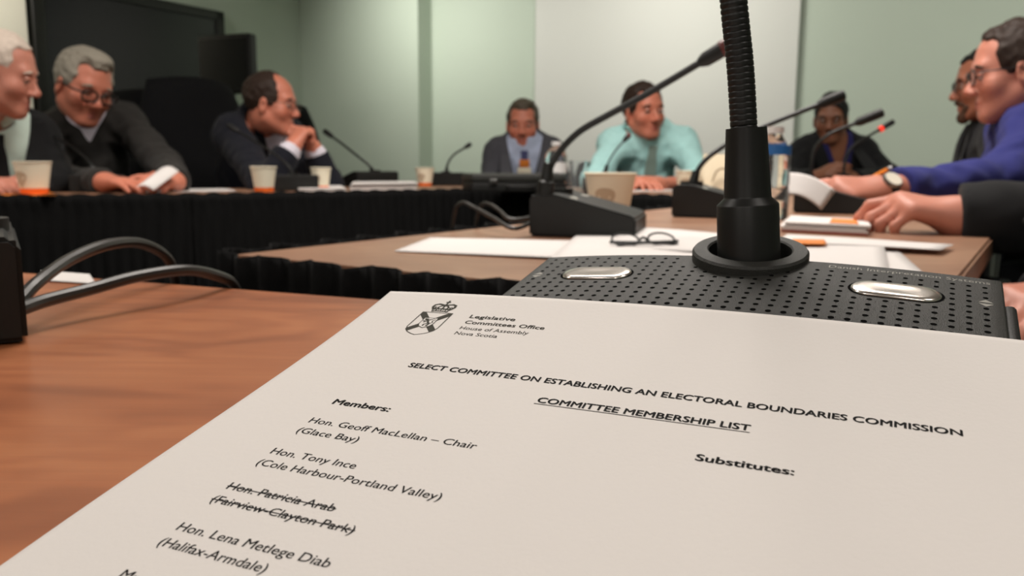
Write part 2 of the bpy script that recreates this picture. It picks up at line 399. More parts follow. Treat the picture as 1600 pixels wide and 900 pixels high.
# ------------------------------------------------------------------ the printed list (page metres: a to the right, b down)
def rotv(w):
    w = np.array(w); t = np.linalg.norm(w); return rotaxis(w, t)
PR = rotv([-1.16760903, 0.318159586, 0.304959585]); PT = np.array([-4.38406838e-02, 1.16745890e-03, 2.97959043e-01])
PQ = [2.69714129e-03, -5.37940009e-03, 1.71887964e-03, -4.54034709e-03, -6.87087175e-03, -1.94136504e-05, -1.77988747e-03, -2.87264555e-05]
def page(a, b, lift=0.0):
    t = (a - .108) / .108; q = min(b / .15, 1.0)
    B_ = [(1 - t * t), (1 - t * t) * q, (1 - t * t) * q * q, q * (1 - q), q * (1 - q) * (1 - 2 * q), q * (1 - q) * t, q * (1 - q) * (1 - 2 * q) * t, t * (1 - t * t)]
    off = sum(x * y for x, y in zip(B_, PQ)) + lift
    w = CM @ (PR @ np.array([a, b, -off]) + PT); w[2] += ZC
    z0 = TABLE + 0.0006 + lift; k = 0.006
    h = max(k - abs(w[2] - z0), 0) / k
    w[2] = max(w[2], z0) + h * h * k * 0.25
    return w
pc = page(.108, .2)
paper = empty('printed_document', [pc[0], pc[1], TABLE], 'white printed committee membership list lying on the perforated microphone unit', 'document')
NA, NB = 108, 140
pv = [page(.216 * i / NA, .279 * j / NB) for j in range(NB + 1) for i in range(NA + 1)]
pf = [(j * (NA + 1) + i, (j + 1) * (NA + 1) + i, (j + 1) * (NA + 1) + i + 1, j * (NA + 1) + i + 1) for j in range(NB) for i in range(NA)]
sheet = pymesh('sheet', pv, pf, M_paper, paper, True)
sm = sheet.modifiers.new('solidify', 'SOLIDIFY'); sm.thickness = 0.00012; sm.offset = -1
LIFT = 0.00006
def page_mesh(name, polys, m, lift=LIFT, sub=0):
    """flat page-space polygons (mm) laid on the sheet"""
    v = []; f = []
    for poly in polys:
        k = len(v); v += [page(x / 1000., y / 1000., lift) for x, y in poly]; f.append(tuple(range(k, k + len(poly))))
    o = pymesh(name, v, f, m, paper, False); return o
def page_text(name, txt, x0, x1, y, size, m, bold=0.0, shear=0.0, lift=LIFT, strike=False, under=False):
    cu = bpy.data.curves.new(name, 'FONT'); cu.body = txt; cu.size = 1.0; cu.shear = shear; cu.resolution_u = 3
    ob = bpy.data.objects.new(name, cu); C.objects.link(ob)
    dg = bpy.context.evaluated_depsgraph_get(); me = bpy.data.meshes.new_from_object(ob.evaluated_get(dg))
    bpy.data.objects.remove(ob); bpy.data.curves.remove(cu)
    co = np.zeros(len(me.vertices) * 3); me.vertices.foreach_get('co', co); co = co.reshape(-1, 3)
    mn, mx = co[:, 0].min(), co[:, 0].max()
    sx = (x1 - x0) / (mx - mn) if x1 is not None else size * 0.86
    bm = bmesh.new(); bw = bold * (2.4 if bold > .015 else 1.5)
    for ox, oy in ((0, 0), (bw, 0), (0, -bw * .55), (-bw, bw * .55 + bw * .55), (bw, -bw * .55))[:5 if bold > .015 else 2]:   # heavier strokes
        me.transform(Matrix.Translation((ox, oy, 0))); bm.from_mesh(me)
    for vv in bm.verts: vv.co = V3(page((x0 + (vv.co.x - mn) * sx) / 1000., (y - vv.co.y * size) / 1000., lift))
    XE = x0 + (mx - mn) * sx
    def bar(yy, th):
        N = 24
        for i in range(N):
            xa, xb = x0 - .3 + (XE - x0 + .6) * i / N, x0 - .3 + (XE - x0 + .6) * (i + 1) / N
            q = [bm.verts.new(V3(page(px / 1000., py / 1000., lift * 1.1))) for px, py in ((xa, yy), (xb, yy), (xb, yy - th), (xa, yy - th))]
            bm.faces.new(q)
    if strike: bar(y - size * 0.24, 0.30)
    if under: bar(y + size * 0.24, 0.28)
    me2 = bpy.data.meshes.new(name); bm.to_mesh(me2); bm.free(); bpy.data.meshes.remove(me)
    return link(name, me2, m, paper, False)
EM = 3.75
RW = lambda k: 86.15 + 5.17 * k
page_text('letterhead_line', 'Legislative', 40.0, 56.0, 17.0, 3.15, M_ink2, 0.017)
page_text('letterhead_line', 'Committees Office', 40.2, 67.5, 21.0, 3.15, M_ink2, 0.017)
page_text('letterhead_line', 'House of Assembly', 40.4, 63.8, 25.0, 3.0, M_ink2, 0.008)
page_text('letterhead_line', 'Nova Scotia', 40.4, 55.0, 28.65, 3.0, M_ink2, 0.008)
page_text('title_line', 'SELECT COMMITTEE ON ESTABLISHING AN ELECTORAL BOUNDARIES COMMISSION', 36.6, 179.4, 51.2, EM, M_ink, 0.024)
page_text('title_line', 'COMMITTEE MEMBERSHIP LIST', 81.2, 134.8, 61.5, EM, M_ink, 0.024, under=True)
page_text('column_heading', 'Members:', 27.1, 44.8, 75.8, EM, M_ink, 0.024)
page_text('column_heading', 'Substitutes:', 125.3, 146.1, 76.9, EM, M_ink, 0.024)
LM = 26.94
for k, txt, x1, st in ((0, 'Hon. Geoff MacLellan – Chair', 75.27, 0), (1, '(Glace Bay)', 45.28, 0), (3, 'Hon. Tony Ince', 51.44, 0),
                       (4, '(Cole Harbour-Portland Valley)', 76.78, 0), (6, 'Hon. Patricia Arab', 56.33, 1), (7, '(Fairview-Clayton Park)', 64.63, 1),
                       (9, 'Hon. Lena Metlege Diab', 65.96, 0), (10, '(Halifax-Armdale)', 54.5, 0), (12, 'Mr. C', 36.2, 0)):
    page_text('member_line', txt, LM, x1, RW(k), EM, M_ink, 0.011, strike=bool(st))
page_text('member_line', 'Hon.', 125.4, 133.0, 119.6, EM, M_ink, 0.011)
# letterhead emblem: shield with diagonal cross, small lion shield and crown
def arcpts(c, rx, ry, a0, a1, n): return [(c[0] + rx * math.cos(math.radians(a0 + (a1 - a0) * i / n)), c[1] + ry * math.sin(math.radians(a0 + (a1 - a0) * i / n))) for i in range(n + 1)]
SHL = [(21.8, 14.8), (33.0, 14.8), (33.0, 25.4), (32.4, 27.6), (31.0, 29.2), (29.2, 30.3), (27.4, 31.0), (25.6, 30.3), (23.8, 29.2), (22.4, 27.6), (21.8, 25.4)]
def stroke(pl, w, close=False):
    o = []; w = w * 1.12; n = len(pl)
    for i in range(n if close else n - 1):
        a = np.array(pl[i]); b = np.array(pl[(i + 1) % n]); d = nrm(b - a); q = np.array([-d[1], d[0]]) * w / 2; e = d * w * 0.3
        o.append([tuple(a - q - e), tuple(b - q + e), tuple(b + q + e), tuple(a + q - e)])
    return o
def clip(poly, win):       # Sutherland-Hodgman, convex window
    out = poly; n = len(win); cx = sum(p[0] for p in win) / n; cy = sum(p[1] for p in win) / n
    for i in range(n):
        a, b = win[i], win[(i + 1) % n]; s = lambda p: (b[0] - a[0]) * (p[1] - a[1]) - (b[1] - a[1]) * (p[0] - a[0])
        sg = 1 if s((cx, cy)) > 0 else -1; inp = out; out = []
        for k in range(len(inp)):
            p, q = inp[k - 1], inp[k]; sp, sq = s(p) * sg, s(q) * sg
            if sq >= 0:
                if sp < 0: t = sp / (sp - sq); out.append((p[0] + (q[0] - p[0]) * t, p[1] + (q[1] - p[1]) * t))
                out.append(q)
            elif sp >= 0: t = sp / (sp - sq); out.append((p[0] + (q[0] - p[0]) * t, p[1] + (q[1] - p[1]) * t))
        if not out: break
    return out
dark = stroke(SHL, 0.32, True)
for a, b in (((20.8, 13.8), (34.0, 30.0)), ((34.0, 13.8), (20.8, 30.0))):
    d = nrm(np.array(b) - np.array(a)); q = np.array([-d[1], d[0]]) * 1.15; a = np.array(a); b = np.array(b)
    r = clip([tuple(a - q), tuple(b - q), tuple(b + q), tuple(a + q)], SHL)
    if r: dark.append(r)
INS = [(24.9, 19.0), (29.9, 19.0), (29.9, 23.2), (29.3, 24.8), (27.4, 26.0), (25.5, 24.8), (24.9, 23.2)]
page_mesh('emblem_shield', dark, M_ink2)
page_mesh('emblem_inner_shield', [INS], M_paper, LIFT * 1.6)
lion = stroke(INS, 0.22, True)
for pl, w in (([(26.0, 20.3), (27.0, 20.9), (27.6, 22.2), (28.4, 23.1), (28.2, 24.6)], .7), ([(26.4, 20.2), (25.9, 21.4), (25.4, 21.2)], .4), ([(27.0, 21.2), (26.0, 22.2)], .45),
              ([(27.9, 22.8), (26.8, 23.6), (26.9, 24.7)], .5), ([(28.4, 23.0), (29.2, 22.2), (28.7, 21.1), (29.3, 20.0)], .32), ([(25.6, 19.8), (26.7, 20.0)], .6), ([(27.2, 20.4), (28.2, 20.0)], .4)):
    lion += stroke(pl, w)
page_mesh('emblem_lion', lion, M_ink2, LIFT * 2.2)
crown = []
crown += stroke([(24.6, 14.0), (25.8, 13.7), (27.5, 13.6), (29.2, 13.7), (30.4, 14.0)], .5)
crown += stroke([(24.2, 12.4), (25.7, 12.0), (27.5, 11.9), (29.2, 12.0), (30.8, 12.4)], .75)
crown += stroke([(24.6, 14.0), (24.2, 12.4)], .3) + stroke([(30.4, 14.0), (30.8, 12.4)], .3)
for i in range(7): crown += stroke([(24.9 + i * .87, 13.7), (24.8 + i * .9, 12.3)], .42 if i % 2 else .2)
for sx in (-1, 1):
    crown += stroke([(27.5 + sx * p[0], p[1]) for p in ((3.3, 12.3), (4.1, 10.6), (3.9, 9.2), (2.6, 8.5), (1.2, 8.9), (.3, 9.5))], .8)
    crown += stroke([(27.5 + sx * p[0], p[1]) for p in ((1.6, 12.0), (1.9, 10.8), (1.2, 9.8), (.2, 9.6))], .6)
    crown += stroke([(27.5 + sx * p[0], p[1]) for p in ((2.9, 12.0), (2.6, 11.0), (3.3, 10.7))], .5)
    for i in range(5): crown.append(arcpts((27.5 + sx * (3.9 - i * .75), 9.3 - .45 * math.sin(i * .8)), .3, .3, 0, 330, 8))
crown += stroke([(27.5, 12.0), (27.5, 9.6)], .6) + stroke([(27.5, 8.3), (27.5, 5.9)], .6) + stroke([(26.8, 7.0), (28.2, 7.0)], .6)
crown.append(arcpts((27.5, 8.9), .6, .6, 0, 345, 12))
page_mesh('emblem_crown', crown, M_ink2)

# ------------------------------------------------------------------ the perforated microphone unit in the foreground
UR = rotv([-1.16622957, 0.376086238, 0.340543361]); UT = np.array([1.63808297e-01, 3.41844698e-05, 2.85936362e-01])
US = 0.91; PIT = 0.005
Un = CM @ UR @ np.array([0, 0, -1.0])                                # outward normal of the top
Ux = CM @ UR @ np.array([1.0, 0, 0]); Uy = CM @ UR @ np.array([0, 1.0, 0])
def unit(c, r, lift=0.0):                                            # c: hole columns from the right, r: hole rows from the back
    h = 0.00390 * (1 - ((c - 16.5) / 16.5) ** 2)
    if r > 9: h -= 0.00045 * (r - 9) ** 1.1
    L = np.array([-c * PIT, r * PIT * 0.955973523, -h])
    w = CM @ (UR @ L + UT) * US + Un * lift; w[2] += ZC
    return w
uc = unit(16.5, 12)
mu = empty('microphone_unit', [uc[0], uc[1], TABLE], 'black perforated microphone unit with two silver buttons under the printed list', 'microphone', 'conference microphone units')
c0, c1, r0, r1 = -1.0, 34.0, -1.9, 23.0
NC, NR = 40, 30
rows = []
def ring_pts(c0, c1, r0, r1, fz):
    o = []
    for i in range(NC): o.append(fz(c0 + (c1 - c0) * i / NC, r0))
    for i in range(NR): o.append(fz(c1, r0 + (r1 - r0) * i / NR))
    for i in range(NC): o.append(fz(c1 + (c0 - c1) * i / NC, r1))
    for i in range(NR): o.append(fz(c0, r1 + (r0 - r1) * i / NR))
    return o
bm = bmesh.new()
gv = [[bm.verts.new(V3(unit(c0 + (c1 - c0) * i / NC, r0 + (r1 - r0) * j / NR))) for i in range(NC + 1)] for j in range(NR + 1)]
for j in range(NR):
    for i in range(NC): bm.faces.new((gv[j][i], gv[j][i + 1], gv[j + 1][i + 1], gv[j + 1][i]))
loop = [gv[0][i] for i in range(NC)] + [gv[j][NC] for j in range(NR)] + [gv[NR][i] for i in range(NC, 0, -1)] + [gv[j][0] for j in range(NR, 0, -1)]
prev = loop
for grow, dz in ((0.10, -0.0004), (0.16, -0.0012), (0.16, None)):
    fz = (lambda c, r: unit(c, r, dz)) if dz is not None else None
    def fl(c, r):
        w = unit(c, r, -0.0012); w[2] = TABLE + 0.001; return w
    pts = ring_pts(c0 - grow, c1 + grow, r0 - grow, r1 + grow, fz or fl)
    cur = [bm.verts.new(V3(p)) for p in pts]
    for k in range(len(cur)): bm.faces.new((prev[k], prev[(k + 1) % len(cur)], cur[(k + 1) % len(cur)], cur[k]))
    prev = cur
bm.faces.new(prev)
bmesh.ops.recalc_face_normals(bm, faces=bm.faces[:])
me = bpy.data.meshes.new('housing'); bm.to_mesh(me); bm.free()
ho = link('housing', me, M_black2, mu, True); me.set_sharp_from_angle(angle=math.radians(40))
# the grille: one disc per hole
hv = []; hf = []
def in_button(c, r, lo, hi): return lo - .2 < c < hi + .2 and 1.55 < r < 4.45
BT = [(2.6, 8.4), (24.7, 30.6)]
for c in range(34):
    for r in range(-1, 22):
        if (c in (0, 33) and r == 3) or (r == -1 and c < 12) or any(in_button(c, r, a, b) for a, b in BT): continue
        if r <= 0 and 11 < c < 22: continue
        k = len(hv); rad = 0.17 + 0.004 * r
        hv += [unit(c + rad * math.cos(q * math.pi / 5), r + rad * 1.04 * math.sin(q * math.pi / 5), 0.00006) for q in range(10)]
        hf.append(tuple(range(k, k + 10)))
pymesh('speaker_grille', hv, hf, M_hole, mu, False)
# silver buttons in dark recesses
for (a, b) in BT:
    cm_, hl, hr_ = (a + b) / 2, (b - a) / 2, 1.32
    def loz(s, lift, k=36):
        o = []
        for i in range(k):
            q = 2 * math.pi * i / k; x = math.cos(q); y = math.sin(q)
            sx = (hl - hr_) * (1 if x > 0 else -1) * min(1, abs(x) * 6) + hr_ * x
            o.append(unit(cm_ + sx * s + 0 * y, 3 + hr_ * y * s, lift))
        return o
    pr = [(1.10, 0.00008), (1.03, 0.0001)]
    v = []; f = []
    for s_, l_ in ((1.06, 0.0001), (0.99, 0.00012)): v += loz(s_, l_)
    for k in range(36): f.append((k, (k + 1) % 36, 36 + (k + 1) % 36, 36 + k))
    f.append(tuple(36 + k for k in range(36)))
    bz = pymesh('button_recess', v, f, M_hole, mu, False)
    v = []; f = []
    prof = [(1.0, 0.0001), (0.99, 0.0005), (0.93, 0.0009), (0.8, 0.00105), (0.5, 0.0010), (0.15, 0.00085)]
    for s_, l_ in prof: v += loz(s_, l_)
    for j in range(len(prof) - 1):
        for k in range(36): f.append((j * 36 + k, j * 36 + (k + 1) % 36, (j + 1) * 36 + (k + 1) % 36, (j + 1) * 36 + k))
    f.append(tuple((len(prof) - 1) * 36 + k for k in range(36)))
    pymesh('button', v, f, M_chrome, mu, True)['label'] = 'shiny silver button'
for c in (0, 33):
    v = []; f = []
    for sg in (1, -1):
        k = len(v); v += [unit(c - .45, 3 - sg * .12, .0001), unit(c + .45, 3 - sg * .12, .0001), unit(c, 3 - sg * .62, .0001)]; f.append((k, k + 1, k + 2))
    pymesh('arrow_mark', v, f, M_print, mu, False)
def unit_text(txt, ca, cb, r, size):
    cu = bpy.data.curves.new('t', 'FONT'); cu.body = txt; cu.size = 1; cu.resolution_u = 2; ob = bpy.data.objects.new('t', cu); C.objects.link(ob)
    dg = bpy.context.evaluated_depsgraph_get(); me = bpy.data.meshes.new_from_object(ob.evaluated_get(dg)); bpy.data.objects.remove(ob); bpy.data.curves.remove(cu)
    xs = [q.co.x for q in me.vertices]; mn, mx = min(xs), max(xs)
    for q in me.vertices: q.co = V3(unit(ca + (cb - ca) * (q.co.x - mn) / (mx - mn), r - q.co.y * size, 0.0001))
    me.name = 'printed_lettering'; return link('printed_lettering', me, M_print, mu, False)
unit_text('Danish Interpretation Systems', 10.3, -0.35, -0.75, 0.82)
# side plate on the right end
sp = unit(-1.35, 10); MB().box(sp + np.array([0.0005, 0, -0.012]), (0.004, 0.075, 0.022), np.c_[nrm(Ux), nrm(Uy), Un], 0.0015).build('side_plate', M_black, mu)
# microphone socket, collar and gooseneck
rc = at(1172, 388, 0.2985)
ax = nrm(Un * 0.97 + np.array([0.05, 0, 0]))
MB().lathe([(0.0146, -0.016), (0.0146, -0.0006), (0.0152, 0.0), (0.0198, -0.0003), (0.0205, -0.0012), (0.0205, -0.034), (0.0, -0.034), (0.0, -0.016)], rc, ax, 64).build('socket_ring', M_black2, mu)
ca_, cb_ = at(1170, 418, 0.2985), at(1168, 309, 0.2985)
ud = nrm(cb_ - ca_); Lc = np.linalg.norm(cb_ - ca_)
MB().lathe([(0.0, -0.004), (0.0111, -0.004), (0.0109, Lc - 0.0028), (0.0107, Lc - 0.0022), (0.0084, Lc), (0.0083, Lc + 0.0005),
            (0.0071, Lc + 0.0247), (0.0068, Lc + 0.0193), (0.0056, Lc + 0.0193), (0.0056, Lc + 0.014), (0.0, Lc + 0.014)], ca_, ud, 48).build('collar', M_rubber, mu)
g0, g1, g2 = at(1164, 235, 0.2985), at(1157, 110, 0.299), at(1146, 0, 0.2985)
gp = spline([g0, g1, g2, g2 + np.array([-.008, -.004, .05]), g2 + np.array([-.022, -.02, .12]), g2 + np.array([-.045, -.06, .19]), g2 + np.array([-.07, -.115, .225])], 60)
seg = [0.0]
for i in range(1, len(gp)): seg.append(seg[-1] + np.linalg.norm(gp[i] - gp[i - 1]))
tot = seg[-1]; arr = np.array(gp); ss = np.arange(0, tot, 0.00034)
fine = [np.array([np.interp(s_, seg, arr[:, k]) for k in range(3)]) for s_ in ss]
rad = [0.00472 * (1 - 0.050 * (1 if (s_ / 0.00205) % 1 < 0.22 else 0)) for s_ in ss]
MB().tube(fine, rad, 20).build('gooseneck', M_rubber, mu, True, 60)
hd = nrm(gp[-1] - gp[-3]); MB().lathe([(0, 0), (0.005, 0), (0.0085, 0.006), (0.0088, 0.04), (0.007, 0.046), (0, 0.047)], gp[-1], hd, 24).build('microphone_head', M_black, mu)

# ------------------------------------------------------------------ other microphone units
def mic_unit(base, front, label, stem, led=None, lit=False, head=0.045, cables=(), sc=1.0, wid=0.15, dep=0.13, hb=0.052, hf_=0.024, stem_r=0.0042, cable_r=0.0036):
    base = np.array([base[0], base[1], TABLE]); f = nrm([front[0], front[1], 0]); s = np.array([-f[1], f[0], 0])
    t = empty('microphone_unit', base, label, 'microphone', 'conference microphone units')
    def P(x, y, z): return base + s * x * sc + f * y * sc + np.array([0, 0, z * sc])
    bm = bmesh.new(); w = wid / 2
    prof = [(0, 0.001), (0, hb - 0.004), (0.004, hb), (0.03, hb), (dep - .004, hf_ + .003), (dep, hf_), (dep, 0.001)]
    vs = [[bm.verts.new(V3(P(x, y, z))) for y, z in prof] for x in (-w, w)]
    n = len(prof); bm.faces.new(vs[0]); bm.faces.new(vs[1][::-1])
    for i in range(n): bm.faces.new((vs[0][i], vs[1][i], vs[1][(i + 1) % n], vs[0][(i + 1) % n]))
    bmesh.ops.recalc_face_normals(bm, faces=bm.faces[:])
    bmesh.ops.bevel(bm, geom=[e for e in bm.edges], offset=0.0025 * sc, segments=2, affect='EDGES')
    me = bpy.data.meshes.new('housing'); bm.to_mesh(me); bm.free(); link('housing', me, M_black, t, True); me.set_sharp_from_angle(angle=math.radians(40))
    sl = (hf_ - hb) / (dep - .03)
    for x in (-w * .6, w * .6):
        yy = 0.05; MB().sphere(P(x, yy, hb + (yy - .03) * sl), (0.016 * sc, 0.006 * sc, 0.0015 * sc), 14, np.c_[s, nrm(f + np.array([0, 0, sl])), [0, 0, 1]]).build('button', M_chrome, t)
    MB().lathe([(0.019 * sc, 0), (0.019 * sc, 0.008 * sc), (0.013 * sc, 0.008 * sc), (0.013 * sc, 0.0), (0, 0)], P(0, 0.022, hb - .003), (0, 0, 1), 28).build('socket_ring', M_black, t)
    if stem is not None:
        pts = spline(stem, 20); st = stem[0]; d0 = nrm(pts[3] - pts[0])
        MB().lathe([(0, -0.015), (0.0105 * sc, -0.015), (0.0105 * sc, 0.012), (0.008 * sc, 0.014), (0.0062 * sc, 0.035), (0, 0.035)], pts[0], d0, 20).build('collar', M_rubber, t)
        MB().tube(pts, [stem_r * sc] * len(pts), 10).build('gooseneck', M_rubber, t)
        d = nrm(pts[-1] - pts[-4]); hl = head
        MB().lathe([(0, 0), (0.005 * sc, 0), (0.0085 * sc, .008), (0.0092 * sc, hl * .7), (0.0085 * sc, hl - .003), (0, hl)], pts[-1], d, 20).build('microphone_head', M_black, t)
        if led is not None:
            MB().lathe([(0.0096 * sc, led[0]), (0.0099 * sc, led[0] + .001), (0.0099 * sc, led[1] - .001), (0.0094 * sc, led[1])], pts[-1], d, 20).build('indicator_ring', M_red if lit else M_redoff, t)['label'] = 'glowing red indicator ring' if lit else 'dull red ring'
    for cp in cables:
        MB().tube(spline(cp, 16), cable_r, 10).build('cable', M_cable, t)
    return t, P
# the one across the gap on the brown table
b2 = on(846, 362)
fr2 = nrm([0.97, -0.24, 0])
st2 = [at(852, 300, 1.02), at(856, 272, 1.02), at(872, 240, 1.02), at(905, 206, 1.01), at(950, 180, 1.0), at(1000, 153, .99), at(1050, 124, .98), at(1092, 99, .97)]
mic_unit(b2 + fr2 * 0.0, fr2, 'black microphone unit beside the large paper cup, its long gooseneck reaching up right', st2, (0.028, 0.036), False, 0.05, cable_r=.0026,
         cables=[[b2 + np.array([.0, .02, .02]), at(800, 343, 1.06), at(780, 329, 1.10), at(764, 319, 1.13), at(752, 321, 1.15), at(744, 345, 1.16), at(742, 385, 1.16)],
                 [b2 + np.array([.0, -.01, .02]), at(805, 357, .98), at(770, 340, 1.02), at(740, 324, 1.06), at(724, 317, 1.08), at(712, 326, 1.10), at(706, 360, 1.11), at(705, 400, 1.11)]])
# the one at the left edge of the foreground table
b3c = on(45, 537); fr3 = nrm([-0.85, -0.53, 0]); sd3 = np.array([-fr3[1], fr3[0], 0])
b3 = b3c - sd3 * (-0.072) if False else b3c + np.array([-.53, .85, 0]) * 0.075
def drop(p, px, py, ext): q = on(px, py); return q
mic_unit(b3, fr3, 'black microphone unit cut off by the left picture edge, trailing two cables',
         [b3 + fr3 * .022 + np.array([0, 0, .05]), b3 + fr3 * .03 + np.array([-.01, 0, .16]), b3 + fr3 * .09 + np.array([-.03, 0, .28]), b3 + fr3 * .2 + np.array([-.03, 0, .36])],
         cables=[[at(30, 470, .42), at(60, 440, .44), at(110, 405, .48), at(165, 383, .52), at(213, 379, .56), at(250, 393, .585), at(268, 415, .60), at(275, 455, .62), at(276, 520, .63)],
                 [at(30, 484, .41), at(70, 470, .43), at(140, 452, .46), at(215, 432, .49), at(290, 422, .525), at(340, 431, .56), at(366, 447, .585), at(376, 490, .60), at(378, 560, .61)]])
def far_mic(bpx, front, label, stem, **k):
    b = on(*bpx); o_ = np.array([0, 0, ZC]); kf = b[1] / stem[0][1]; f_ = nrm([front[0], front[1], 0])
    stem = [o_ + (p - o_) * kf for p in stem]
    b = np.array([stem[0][0], stem[0][1], TABLE]) - f_ * .022 * k.get('sc', 1.0)      # the stem stands in the unit's socket
    return mic_unit(b, f_, label, stem, **k)
far_mic((1085, 336), (0.9, -.3), 'black microphone unit left of the thick foreground stem, its gooseneck curving right',
        [at(1080, 298, 1.42), at(1088, 270, 1.42), at(1108, 245, 1.42), at(1150, 217, 1.42), at(1200, 195, 1.41), at(1250, 175, 1.40), at(1278, 164, 1.40)], head=.05, sc=1.05)
far_mic((1255, 330), (0.85, -.4), 'black microphone unit right behind the tilted sheet, thin stem before the navy blouse',
        [at(1266, 300, 1.62), at(1268, 262, 1.62), at(1274, 232, 1.62), at(1296, 210, 1.61), at(1336, 193, 1.6)], head=.055, stem_r=.0036)
far_mic((1318, 300), (0.8, -.4), 'black microphone unit with the lit red ring, hidden behind the hand holding the pencil',
        [at(1318, 285, 2.3), at(1320, 255, 2.3), at(1330, 232, 2.3), at(1350, 217, 2.3), at(1372, 204, 2.3)], led=(.004, .018), lit=True, head=.062, stem_r=.0042, sc=1.05)
far_mic((590, 292), (-0.6, .7), 'black microphone unit on the left table before the pale wall, stem leaning left',
        [at(586, 275, 2.62), at(578, 260, 2.62), at(560, 245, 2.63), at(535, 225, 2.66), at(520, 214, 2.68)], head=.05, sc=1.1, wid=.16)
far_mic((697, 290), (-0.3, .9), 'black microphone unit at the corner of the far tables, short stem leaning right',
        [at(697, 275, 3.0), at(699, 258, 3.0), at(708, 243, 3.02), at(726, 231, 3.05)], head=.035, sc=1.0)
far_mic((156, 300), (-0.3, .9), 'black microphone unit in front of the person in the dark sweater',
        [at(152, 276, 2.10), at(140, 254, 2.11), at(112, 230, 2.13), at(82, 212, 2.15), at(66, 203, 2.16)], head=.04, sc=.95, stem_r=.0036)
far_mic((462, 298), (-0.5, .8), 'black microphone unit between two paper cups in front of the suited person',
        [at(460, 284, 2.42), at(452, 262, 2.42), at(432, 243, 2.44), at(400, 222, 2.47), at(372, 205, 2.5)], head=.05, sc=.95)
far_mic((946, 301), (0.1, .95), 'black microphone unit in front of the person in the aqua shirt',
        [at(944, 275, 2.62), at(950, 255, 2.62), at(962, 235, 2.63), at(974, 221, 2.64)], led=(.02, .03), head=.035, sc=.9, stem_r=.003)

# ------------------------------------------------------------------ papers on the tables
def bil(P, s, t): return (P[0] * (1 - s) + P[1] * s) * (1 - t) + (P[3] * (1 - s) + P[2] * s) * t
def loose(label, cs, m=None, z=0.0012, bend=lambda s, t: 0.0, name='paper_sheet', cat='paper', group='loose papers on the tables', n=10, th=0.0004, world=False):
    P = [np.asarray(c) if world else on(c[0], c[1], TABLE + z) for c in cs]
    v = []; f = []
    for j in range(n + 1):
        for i in range(n + 1):
            q = bil(P, i / n, j / n).copy(); q[2] += bend(i / n, j / n); v.append(q)
    f = [(j * (n + 1) + i, j * (n + 1) + i + 1, (j + 1) * (n + 1) + i + 1, (j + 1) * (n + 1) + i) for j in range(n) for i in range(n)]
    c = sum(P) / 4
    o = pymesh(name, [p - c for p in v], f, m or M_paper2, None, True); o.location = V3(c)
    md = o.modifiers.new('solidify', 'SOLIDIFY'); md.thickness = th; md.offset = -1
    return tag(o, label, cat, group)
wav = lambda a: (lambda s, t: a * (math.sin(3.1 * s) * 0.5 + 0.5 * math.sin(2.6 * t + s)) ** 2)
loose('white sheet lying alone at the left end of the brown table', [(616, 392), (878, 405), (905, 378), (672, 371)], z=.0012, bend=lambda s, t: .0015 * s)
loose('white sheet partly under the top left of the perforated microphone unit', [(838, 424), (1130, 440), (1110, 378), (905, 364)], z=.0028, bend=wav(.003))
loose('white sheet behind the thick stem, carrying the folded eyeglasses', [(940, 386), (1180, 400), (1150, 366), (985, 354)], z=.0045, bend=wav(.002))
loose('white sheet with a bent corner just right of the thick stem', [(1170, 428), (1392, 436), (1380, 384), (1180, 378)], z=.003, bend=lambda s, t: .004 * s * t)
loose('white sheet at the right edge of the brown table, lowest of its pile', [(1240, 440), (1450, 432), (1402, 390), (1200, 384)], z=.0012)
loose('long white sheet under the dark sleeve at the right', [(1215, 378), (1470, 391), (1490, 382), (1230, 366)], z=.0055, bend=wav(.002))
loose('small orange card on the papers right of the thick stem', [(1236, 380), (1292, 381), (1288, 374), (1238, 373)], M_orange, z=.0085, name='orange_card', cat='card', group=None, th=.0006)
def stack(label, cs, k, m2=None, z=0.0012, step=0.0016, group='paper stacks on the tables'):
    P = [on(c[0], c[1], TABLE + z) for c in cs]; c = sum(P) / 4
    t = empty('paper_stack', [c[0], c[1], TABLE], label, 'papers', group)
    for i in range(k):
        mb = MB(); jx = (random.random() - .5) * .008; jy = (random.random() - .5) * .008
        poly = [p[:2] + np.array([jx, jy]) for p in P]
        mb.prism(poly, TABLE + z + i * step, TABLE + z + i * step + step * .8)
        mb.build('sheet', (m2 if (m2 and i == 0) else M_paper2), t, False)
    return t
M_redfold = mat('red_folder', (150, 60, 40), 0.6)
stack('pad of white paper on a reddish folder beneath the pointing fingers', [(1222, 361), (1356, 368), (1350, 356), (1232, 349)], 5, M_redfold, .001, .0026)
loose('orange paper slip on the white pad before the pointing fingers', [(1296, 347.5), (1342, 350), (1338, 343), (1300, 341)], M_orange, z=.0145, name='orange_slip', cat='paper', group=None)
stack('white papers behind the microphone in front of the pale wall', [(548, 297.5), (652, 295.8), (646, 292), (552, 293.2)], 5, None, .001, .0045)
stack('white papers between the person in the dark sweater and a paper cup', [(225, 301), (368, 299), (352, 295.5), (240, 296)], 2, None, .001, .001)
stack('white papers with a crumpled top in front of the chin-resting person', [(466, 299), (540, 298), (532, 293), (474, 293.5)], 3, None, .001, .003)
loose('white sheet in front of the aqua shirted person', [(960, 300), (1062, 298), (1048, 295.4), (975, 295.8)])
loose('orange paper under the cup beside the white-haired person', [(0, 305), (88, 305), (80, 300), (5, 299)], M_orange, name='orange_sheet', group=None)
loose('bluish white sheet at the far edge of the foreground table behind the cables', [(60, 437), (150, 443), (140, 428), (64, 422.5)])
